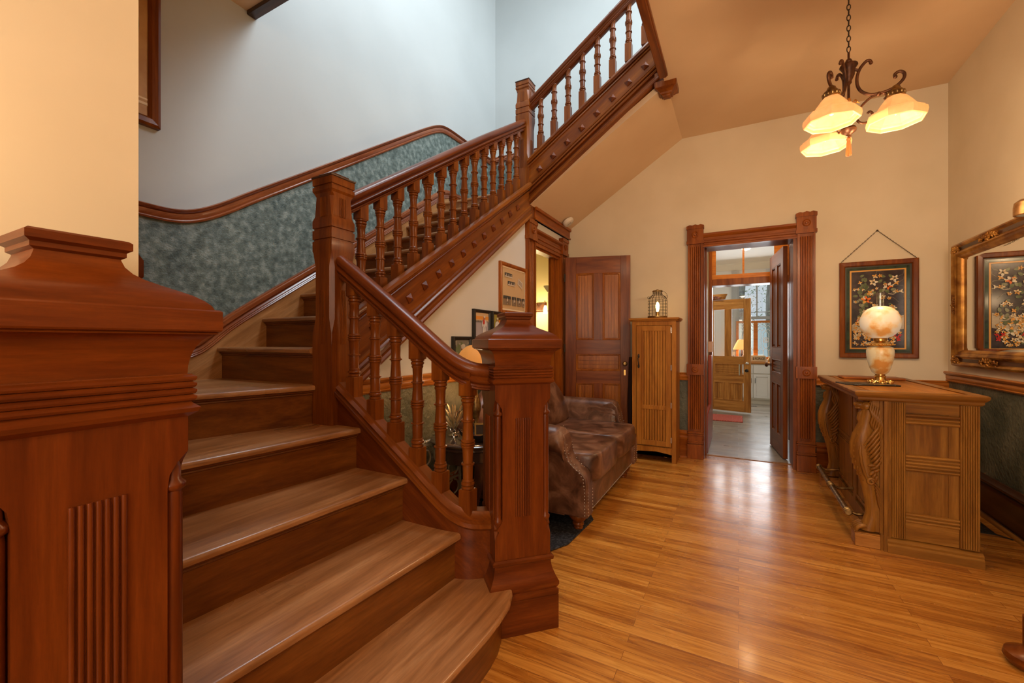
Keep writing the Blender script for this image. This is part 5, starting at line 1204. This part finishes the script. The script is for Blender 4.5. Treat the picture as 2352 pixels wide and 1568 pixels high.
for vx,vd in vecs:
    a=math.atan2(vd,vx); R_=.215
    # camera frame -> world
    dx=(vx*cr-vd*sr); dy=(vx*sr+vd*cr); ang=math.atan2(dy,dx); Mx=Matrix.Rotation(ang,4,'Z')
    b=MB()
    def T(pts,r):
        Q=[Vector((q[0],q[1],0)) for q in pts]; D=[]
        for i in range(len(Q)-1):
            p0,p1,p2,p3=Q[max(i-1,0)],Q[i],Q[i+1],Q[min(i+2,len(Q)-1)]
            for k in range(4):
                t=k/4; D.append(.5*((2*p1)+(p2-p0)*t+(2*p0-5*p1+4*p2-p3)*t*t+(3*p1-p0-3*p2+p3)*t**3))
        D.append(Q[-1]); b.tube([(p[0],0,p[1]) for p in D],r,10,Mx)
    # main C arm: curl near the hub top, down and out to the shade, curl up at the tip
    T([(.105,.558),(.098,.572),(.085,.574),(.066,.556),(.050,.53),(.040,.49),(.042,.44),(.060,.40),(.095,.372),(.140,.362),(.185,.368),(.222,.385),(.250,.415),(.252,.445),(.232,.462),(.212,.452),(.214,.436)],.0085)
    T([(.165,.322),(.176,.335),(.168,.354),(.145,.360),(.105,.350),(.070,.322),(.044,.285),(.036,.25),(.050,.218),(.078,.206),(.104,.222),(.112,.250),(.100,.268),(.088,.260)],.0065)
    b.ball((.140,0,.360),.013,M=Mx); b.tube([(.03,0,.54),(.05,0,.53)],.008,8,Mx); b.ball((.214,0,.436),.010,M=Mx); b.ball((.105,0,.556),.010,M=Mx)
    arm=b.build('arm',M_BRONZE,CH)
    b=MB(); b.lathe([(.008,.388),(.020,.378),(.024,.366),(.036,.352),(.042,.338),(.044,.322),(.036,.316)],(R_,0,0),18,Mx)
    for k in range(12): aa=2*PI*k/12; b.ball((R_+.040*math.cos(aa),.040*math.sin(aa),.336),.007,.007,.014,6,4,Mx)
    b.build('shade_holder',M_OLDB,arm)
    b=MB(); n=8; ph=PI/8
    b.lathe([(.036,.322),(.052,.308),(.074,.278),(.098,.240),(.118,.226),(.121,.230),(.126,.226),(.126,.220),(.138,.214),(.141,.196),(.136,.172),(.130,.168),(.126,.172),(.129,.190),(.122,.196),(.119,.204),(.112,.206),(.094,.230),(.070,.268),(.048,.300),(.034,.316)],(R_,0,0),8,Mx,ph,cap=False)
    b.build('glass_shade',M_SHADE,arm,smooth=20)
    b=MB(); b.lathe([(.006,.29),(.014,.270),(.019,.248),(.017,.232),(.008,.220),(.001,.214)],(R_,0,0),14,Mx); b.build('bulb',M_BULB,arm)
    p=Vector((CX,CY,2.4))+Mx@Vector((R_,0,-.06)); point('chandelier_bulb_light',p,12.5,WARM,.05)

# ================================================================== CABINET + LANTERN
CB=thing('storage_cabinet','narrow honey pine beadboard cabinet against the back wall','cabinet',loc=(-.80,4.95,0))
x0,x1,y0,y1=-1.045,-.585,4.79,5.10; H=1.535
b=MB(); b.box(x0+.004,x1-.004,y0+.02,y1-.004,.12,H-.002); b.box(x0,x0+.045,y0,y1,0,H); b.box(x1-.045,x1,y0,y1,0,H); b.box(x0+.004,x1-.004,y0+.0015,y0+.02,H-.06,H)
b.prism([(x0+.045,.06)]+[(x0+.045+(x1-x0-.09)*k/20,.09+.022*math.sin(k/20*PI*4+.6)-.018*abs(k-10)/10) for k in range(21)]+[(x1-.045,.06),(x1-.045,.16),(x0+.045,.16)],y0,y0+.02,'y')
b.build('body',wood('pine','z'),CB,world=True,bevel=.002)
b=MB(); b.box(x0-.03,x1+.03,y0-.03,y1+.01,H,H+.022); b.box(x0-.018,x1+.018,y0-.018,y1,H-.014,H); b.build('top',wood('pine','x'),CB,world=True,bevel=.004)
b=MB(); dx0,dx1,dz0,dz1=x0+.05,x1-.05,.175,H-.065; f=.055
for q in ((dx0,dx0+f,dz0,dz1),(dx1-f,dx1,dz0,dz1),(dx0+f,dx1-f,dz0,dz0+f),(dx0+f,dx1-f,dz1-f,dz1),(dx0+f,dx1-f,.565,.565+.045)): b.box(q[0],q[1],y0-.016,y0,q[2],q[3])
n=9
for i in range(n):
    a=dx0+f+(dx1-dx0-2*f)*i/n; c_=dx0+f+(dx1-dx0-2*f)*(i+1)/n-.004; b.box(a,c_,y0-.010,y0,dz0+f,dz1-f)
dd=b.build('door',wood('pine','z'),CB,world=True,bevel=.0015)
b=MB(); b.tube([(dx0+.025,y0-.018,1.13),(dx0+.022,y0-.04,1.115),(dx0+.025,y0-.045,1.085),(dx0+.028,y0-.04,1.055),(dx0+.025,y0-.018,1.04)],.006,8); b.ball((dx0+.025,y0-.018,1.14),.012,.004,.022); b.ball((dx0+.025,y0-.018,1.03),.012,.004,.022); b.build('handle',M_IRON,dd,world=True)
b=MB()
for z in (.25,.62,1.02,1.42): b.box(dx1-.003,dx1+.009,y0-.020,y0-.008,z-.03,z+.03)
b.build('hinge',M_CHROME,dd,world=True)
LN=thing('wire_lantern','lit bottle-shaped wire cage lantern on top of the pine cabinet','lantern',loc=(-.80,4.95,H+.023))
b=MB(); prof=[(.100,0),(.102,.02),(.103,.10),(.103,.19),(.098,.22),(.075,.245),(.052,.262),(.048,.285),(.050,.30)]
for k in range(16):
    a=2*PI*k/16; b.tube([(r*math.cos(a),r*math.sin(a),z) for r,z in prof],.0018,5)
for r,z in ((.102,.02),(.103,.055),(.103,.09),(.103,.125),(.103,.16),(.103,.195),(.095,.225),(.052,.262),(.049,.28)):
    b.tube([(r*math.cos(a),r*math.sin(a),z) for a in [2*PI*k/24 for k in range(25)]],.0018,5)
for s in (-1,1): b.tube([(s*(.095+.013*math.cos(t_)),0,.235+.013*math.sin(t_)) for t_ in [2*PI*k/10 for k in range(11)]],.002,5)
b.tube([(.095*math.cos(t_)+.01,.0,.24+.07*math.sin(t_)) for t_ in [.0+.14*k for k in range(9)]],.0018,5)
b.build('wire_cage',M_IRON,LN)
b=MB(); b.lathe([(.104,0),(.106,.004),(.106,.022),(.100,.024)],n=28); b.lathe([(.055,.296),(.056,.306),(.05,.31),(.012,.312),(.012,.322),(.004,.324)],n=24); b.build('base_and_lid',M_OLDB,LN)
b=MB(); b.lathe([(.014,.024),(.016,.06),(.012,.075)],n=12); b.build('socket',M_BRASS,LN)
b=MB(); b.lathe([(.010,.075),(.018,.10),(.022,.14),(.016,.17),(.004,.185)],n=16); b.build('bulb',plain('lit_edison_bulb',(1,.7,.3),.3,emit=(1,.62,.22),es=11),LN)
point('wire_lantern_light',(-.80,4.95,H+.16),9,WARM,.02)
# dark bag behind cabinet
b=MB(); b.loft([[(x,4.98,z),(x+.05,4.95,z),(x+.075,5.0,z),(x+.07,5.08,z),(x,5.08,z)] for x,z in ((-1.135,.35),(-1.14,.6),(-1.13,.8),(-1.125,1.0),(-1.12,1.12))]); q=b.build('folded_umbrella',plain('black_nylon',(.012,.012,.015),.35),smooth=60)
tag(q,'dark rolled cloth squeezed between the open door and the pine cabinet','bag'); q.name='cloth_bag'

# ================================================================== SOFA
SF=thing('loveseat','distressed brown leather camelback loveseat with rolled arms and nailhead trim','sofa',loc=(-1.45,3.5,0)) 
L=M_LEATHER
ya,yb=2.70,4.24
def soft_box(b,x0,x1,y0,y1,z0,z1,r=.05,n=10,bulge=.02):
    """rounded pillow box as lofted superellipse rings along z"""
    cx,cy=(x0+x1)/2,(y0+y1)/2; hx,hy=(x1-x0)/2,(y1-y0)/2; rings=[]
    for i in range(n+1):
        t_=i/n; a=-PI/2+PI*t_; zz=(z0+z1)/2+(z1-z0)/2*math.copysign(abs(math.sin(a))**.6,math.sin(a)); k=math.cos(a)**.35 if 0<t_<1 else 0
        ring=[]
        for j in range(32):
            q=2*PI*j/32; cq,sq=math.cos(q),math.sin(q)
            ux=math.copysign(abs(cq)**.28,cq); uy=math.copysign(abs(sq)**.28,sq)
            ring.append((cx+(hx-r+r*k)*ux*(1 if k else .97),cy+(hy-r+r*k)*uy*(1 if k else .97),zz))
        rings.append(ring)
    rings[0]=[(cx+(p[0]-cx)*.9,cy+(p[1]-cy)*.9,p[2]) for p in rings[0]]; rings[-1]=[(cx+(p[0]-cx)*.9,cy+(p[1]-cy)*.9,p[2]) for p in rings[-1]]
    b.loft(rings)
b=MB(); b.box(-1.90,-.90,ya+.02,yb-.02,.125,.33); o=b.build('base',L,SF,world=True,bevel=.012,seg=2)
# arms: scroll profile in YZ, lofted along X with height drop at the front
def arm(y_in,sgn,name):
    # sgn -1: near arm, outer side toward -Y
    b=MB(); rings=[]
    for x,top,wd in ((-1.90,.725,1.0),(-1.60,.725,1.0),(-1.20,.725,1.0),(-1.10,.72,1.0),(-1.065,.705,.98),(-1.04,.66,.9)):
        ring=[]; P=[]
        o=.17
        # outer panel bottom -> up -> roll -> inner
        P=[(0,.125),(o-.02,.125),(o-.02,top-.20),(o-.015,top-.175)]
        cy_,cz_=o-.055,top-.095; rr2=.095*wd
        for k in range(12):
            a=-.9+(PI+1.25)*k/11
            P.append((cy_+rr2*math.cos(a),cz_+rr2*math.sin(a)))
        P+=[(.0,top-.16),(0,.30)]
        rings.append([(x,y_in+sgn*p,z) for p,z in P])
    b.loft(rings); ao=b.build(name,L,SF,world=True,smooth=50,bevel=0)
    # front wing panel : s-curve edge from roll down to front base
    b=MB()
    pts=[(-1.09,.705),(-1.045,.665),(-1.025,.60),(-1.018,.54),(-1.00,.49),(-.96,.455),(-.91,.425),(-.885,.39),(-.878,.34),(-.878,.128)]
    base=[(-1.22,.128),(-1.22,.66)]
    b.prism(pts+base,y_in+sgn*.025,y_in+sgn*.152,'y'); fp=b.build('arm_front',L,ao,world=True,smooth=30,bevel=.010,seg=2)
    b=MB()
    sp=smoothpath([(p[0],0,p[1]) for p in pts],1)
    for i in range(len(sp)-1):
        a,c_=sp[i],sp[i+1]; n=max(1,int((c_-a).length/.020))
        for k in range(n):
            p=a.lerp(c_,k/n)
            for off in (.018,):
                b.ball((p.x-.018,y_in+sgn*.1535,p.z),.0045,.003,.0045,6,4)
            b.ball((p.x+.002,y_in+sgn*.14,p.z),.003,.0045,.0045,6,4); b.ball((p.x+.002,y_in+sgn*.04,p.z),.003,.0045,.0045,6,4)
    b.build('nailheads',M_NAIL,fp,world=True,smooth=60)['kind']='stuff'
    # piped welt around the roll
    return ao
arm(ya+.15,-1,'arm'); arm(yb-.15,1,'arm')
# seat cushions
ym=(ya+yb)/2
for i,(y0,y1) in enumerate(((ya+.14,ym-.003),(ym+.003,yb-.14))):
    b=MB(); soft_box(b,-1.75,-.845,y0-(.02 if i==0 else 0),y1+(.02 if i==1 else 0),.325,.525,.05)
    b.build('seat_cushion',L,SF,world=True,smooth=70)
# camel back
def backz(y): 
    t_=(y-ya)/(yb-ya); return .77+.36*max(0,math.sin(PI*min(max((t_-.0)/1.0,0),1)))**1.15
b=MB(); rings=[]
for k in range(25):
    y=ya+.0+(yb-ya)*k/24; z=backz(y)
    ring=[(-1.91,y,.13),(-1.80,y,.13),(-1.72,y,.40),(-1.70,y,.55)]
    for j in range(9):
        a=-.4+(PI+.4)*j/8; ring.append((-1.80+.085*math.cos(a),y,z-.085+.085*math.sin(a)))
    ring+=[(-1.905,y,z-.16)]
    rings.append(ring)
b.loft(rings); b.build('backrest',L,SF,world=True,smooth=60)
for y0,y1 in ((ya+.15,ym-.004),(ym+.004,yb-.15)):
    b=MB(); rings=[]
    for k in range(15):
        t_=k/14; y=y0+(y1-y0)*t_; e=max(.12,math.sin(PI*t_))**.28; z=backz(y)-.03; ring=[]
        for j in range(18):
            a=2*PI*j/18; ca,sa=math.cos(a),math.sin(a)
            zz=.50+(z-.50)*(.5+.5*math.copysign(abs(sa)**.7,sa)); lean=-.16*(zz-.5)/.5
            ring.append((-1.565+lean+.115*e*math.copysign(abs(ca)**.7,ca),y,.5+(zz-.5)*(.93+.07*e)))
        rings.append(ring)
    b.loft(rings); b.build('back_cushion',L,SF,world=True,smooth=70)
# welt + nail trim on the front rail
b=MB(); n=64
for k in range(n): b.ball((-.898,ya+.03+(yb-ya-.06)*k/(n-1),.140),.003,.0045,.0045,6,4)
b.build('front_nailheads',M_NAIL,SF,world=True,smooth=60)['kind']='stuff'
for (x,y) in ((-.98,ya+.11),(-.98,yb-.14),(-1.82,ya+.10),(-1.82,yb-.12)):
    b=MB(); b.lathe([(.030,0),(.034,.008),(.030,.018),(.038,.026),(.040,.036),(.034,.045),(.048,.06),(.062,.078),(.066,.095),(.060,.115),(.045,.13)],(x,y,.012 if y<3 and x>-9 else 0),20); b.build('foot',wood('cherry','z'),SF,world=True,smooth=60)
# rug
b=MB(); b.prism([(-2.0+.08,2.02),(-1.25,2.02),(-1.03,2.42),(-.96,2.56),(-.93,3.0),(-1.1,3.3),(-1.92,3.3)],0,.012,'z'); tag(b.build('rug',noisy('black_woven_rug',(.004,.004,.006),(.055,.052,.06),60,.9,1.0,70,bdist=.008,lo=.45,hi=.7),bevel=.004),'black woven rug under the leather loveseat','rug')

# ================================================================== SIDE TABLE + THINGS ON IT
TX,TY=-1.60,2.42
ST=thing('side_table','round dark wood pedestal side table with curved legs at the sofa end','side table',loc=(TX,TY,.012))
b=MB(); b.lathe([(.23,.585),(.262,.592),(.272,.602),(.270,.612),(.262,.618),(.278,.624),(.282,.634),(.272,.642),(.24,.643),(.01,.643)],n=48); b.lathe([(.215,.50),(.222,.505),(.222,.585),(.215,.588)],n=40); b.build('tabletop',plain('glossy_dark_tabletop',(.05,.028,.020),.16,coat=.6),ST)
for k in range(4):
    a=PI/4+PI/2*k; Mx=Matrix.Rotation(a,4,'Z')
    b=MB(); b.tube([(.215,0,.52),(.22,0,.44),(.19,0,.35),(.135,0,.26),(.115,0,.16),(.15,0,.07),(.225,0,.015)],[.030,.032,.028,.022,.018,.020,.022],10,Mx,flat=.7); b.build('leg',wood('dark','z'),ST,smooth=60)
b=MB(); b.lathe([(.13,.13),(.14,.14),(.13,.15)],n=24); b.build('lower_shelf',wood('dark','x'),ST)
T0=.655
TL=thing('table_lamp','lit table lamp with a wide amber shade on the side table behind the foot newel','lamp',loc=(-1.66,2.56,T0))
b=MB(); b.lathe([(.07,0),(.07,.012),(.03,.03),(.018,.06),(.028,.12),(.04,.18),(.028,.24),(.012,.28),(.010,.42)],n=18); b.build('base',M_OLDB,TL)
b=MB(); b.lathe([(.158,.445),(.152,.485),(.134,.535),(.104,.58),(.066,.61),(.045,.618)],n=32,cap=False); b.build('shade',plain('lit_orange_lampshade',(.62,.26,.05),.7,emit=(1,.42,.10),es=.22),TL)
b=MB(); b.tube([(.160*math.cos(a),.160*math.sin(a),.445) for a in [2*PI*k/32 for k in range(33)]],.004,6); b.build('shade_trim',M_IRON,TL)
point('table_lamp_light',(-1.66,2.56,T0+.40),2.2,WARM,.05)
TR=thing('serving_tray','black curved serving tray holding small frames on the side table','tray',loc=(-1.50,2.36,T0))
b=MB(); rings=[]
for k in range(13):
    x=-.11+.22*k/12; up=.035*((k-6)/6)**4; rings.append([(x,-.07,.008+up),(x,.07,.008+up),(x,.085,.045+up),(x,.078,.047+up),(x,.064,.016+up),(x,-.064,.016+up),(x,-.078,.047+up),(x,-.085,.045+up)])
b.loft(rings); b.build('tray_body',plain('black_lacquer',(.015,.013,.013),.2,coat=.5),TR,smooth=40); 
for i,(x,a) in enumerate(((-.005,.2),(.07,-.15))):
    b=MB(); Mx=Matrix.Translation((x,.02,.02))@Matrix.Rotation(a+TH,4,'Z')@Matrix.Rotation(-.2,4,'X')
    for q in ((-.04,-.03,0,.085),(.03,.04,0,.085),(-.04,.04,0,.012),(-.04,.04,.073,.085)): b.box(q[0],q[1],0,.010,q[2],q[3],Mx)
    b.cur=1; b.box(-.03,.03,.003,.006,.01,.075,Mx)
    tag(b.build('small_frame',[M_BRASS if i==0 else M_BLK,plain('dark_photo',(.06,.04,.03),.2)],TR,smooth=0),'brass edged small frame' if i==0 else 'black small frame')
FL=thing('metal_flower','gilded and silver metal flower ornament on the side table','ornament',loc=(-1.72,2.38,T0))
rnd=random.Random(3)
for nm,mt,n in (('gold_petals',plain('pale_gilded_metal',(.62,.48,.25),.4,.6),16),('silver_leaves',M_CHROME,18)):
    b=MB()
    for k in range(n):
        a=rnd.uniform(0,2*PI); r=rnd.uniform(.01,.05); h=rnd.uniform(.08,.21) if nm[0]=='g' else rnd.uniform(.03,.16)
        p0=(0,0,.01); p1=(r*.5*math.cos(a),r*.5*math.sin(a),h*.6); p2=(r*1.4*math.cos(a),r*1.4*math.sin(a),h); 
        b.tube([p0,p1,p2,(p2[0]*1.3,p2[1]*1.3,h+.02)],[.003,.005,.013,.002],7,flat=.35)
    b.build(nm,mt,FL,smooth=60)
b=MB(); b.lathe([(.04,0),(.04,.006),(.012,.015)],n=14); b.build('base',M_CHROME,FL)
# scrolled iron screen behind the table
SC=thing('iron_screen','cream painted scrolled iron screen leaning by the understair wainscot','screen',loc=(XU+.12,2.35,.012))
b=MB()
for y in (-.24,.24): b.box(-.008,.008,y-.008,y+.008,0,.62)
for z in (.03,.30,.60): b.box(-.006,.006,-.24,.24,z,z+.014)
for i in range(3):
    for j in range(2):
        cy,cz=-.16+.16*i,.17+.28*j
        for s in (-1,1):
            for v in (-1,1): b.tube([(0,cy+s*(.010+.055*math.sin(t_)*1)*(1-.05*t_),cz+v*(.02+.05*(1-math.cos(t_)))) for t_ in [.28*k for k in range(12)]],.006,6)
for k in range(22): b.ball((0,-.24+.48*k/21,.625),.012,n=6,m=4); 
for k in range(20): b.ball((0,.24,.03+.58*k/19),.010,n=6,m=4)
b.build('scrollwork',plain('antique_cream_iron',(.50,.44,.32),.5),SC,smooth=60)

# ================================================================== misc floor things
fv=thing('floor_vent','dark iron floor register between the bar counter and the right wall','vent',loc=(1.43,4.16,0))
b=MB(); b.box(-.06,.10,-.12,.12,0,.006)
for i in range(8): b.box(-.05,.09,-.11+.028*i,-.10+.028*i,.006,.009)
b.build('grille',M_IRON,fv,smooth=0)
b=MB(); b.tube(smoothpath([(1.30,4.30,.006),(1.38,4.20,.012),(1.43,4.12,.012),(1.50,4.05,.006),(1.58,3.98,.006)],2),.004,6); tag(b.build('power_cord',M_BLK),'thin black cord on the floor behind the bar counter','cord')
# rounded stool foot at the lower right corner
SL=thing('stool_foot','rounded reddish wooden furniture foot at the bottom right corner','stool',loc=(1.035,2.465,0))
b=MB(); b.lathe([(.06,0),(.075,.01),(.085,.03),(.08,.05),(.05,.06),(.03,.08),(.03,.20)],n=24); b.build('foot',wood('cherry','x'),SL)
# assumed wall lamp on the entry wall, left of the frame, added for the warm glow
WL=thing('assumed_wall_lamp','assumed small brass wall lamp on the cream entry wall, out of view','lamp',loc=(-1.2,-.02,1.50))
b=MB(); b.lathe([(.04,0),(.04,.012),(.01,.02)],n=16,M=Matrix.Rotation(PI/2,4,'Y')); b.tube([(0.01,0,0),(.06,0,-.02),(.08,0,.02)],.006,8); b.build('bracket',M_BRASS,WL)
b=MB(); b.lathe([(.055,.02),(.045,.08),(.03,.12)],(.08,0,0),16,cap=False); b.build('shade',plain('lit_orange_lampshade',(.75,.42,.12)),WL)
point('assumed_wall_lamp_light',(-1.08,-.02,1.60),4.5,WARM,.04)  # assumed source of the warm glow on the entry wall and near newel

HL=thing('hall_fill_fixture','added brass ceiling light with a frosted bowl, unseen fill behind the camera','light fixture',loc=(.9,-.7,ZC))  # unseen fixture added to carry the fill behind the camera
b=MB(); b.lathe([(.09,0),(.09,-.02),(.03,-.04),(.012,-.05),(.012,-.22)],n=24); b.build('canopy',M_BRASS,HL)
b=MB(); b.lathe([(.16,-.24),(.14,-.30),(.09,-.34),(.01,-.355)],n=28,cap=False); b.build('glass_bowl',M_SHADE,HL)
point('hall_fill_light',(.9,-.7,ZC-.42),50,(1,.76,.50),.12)  # warm fill added to brighten the ceiling and newels from the front
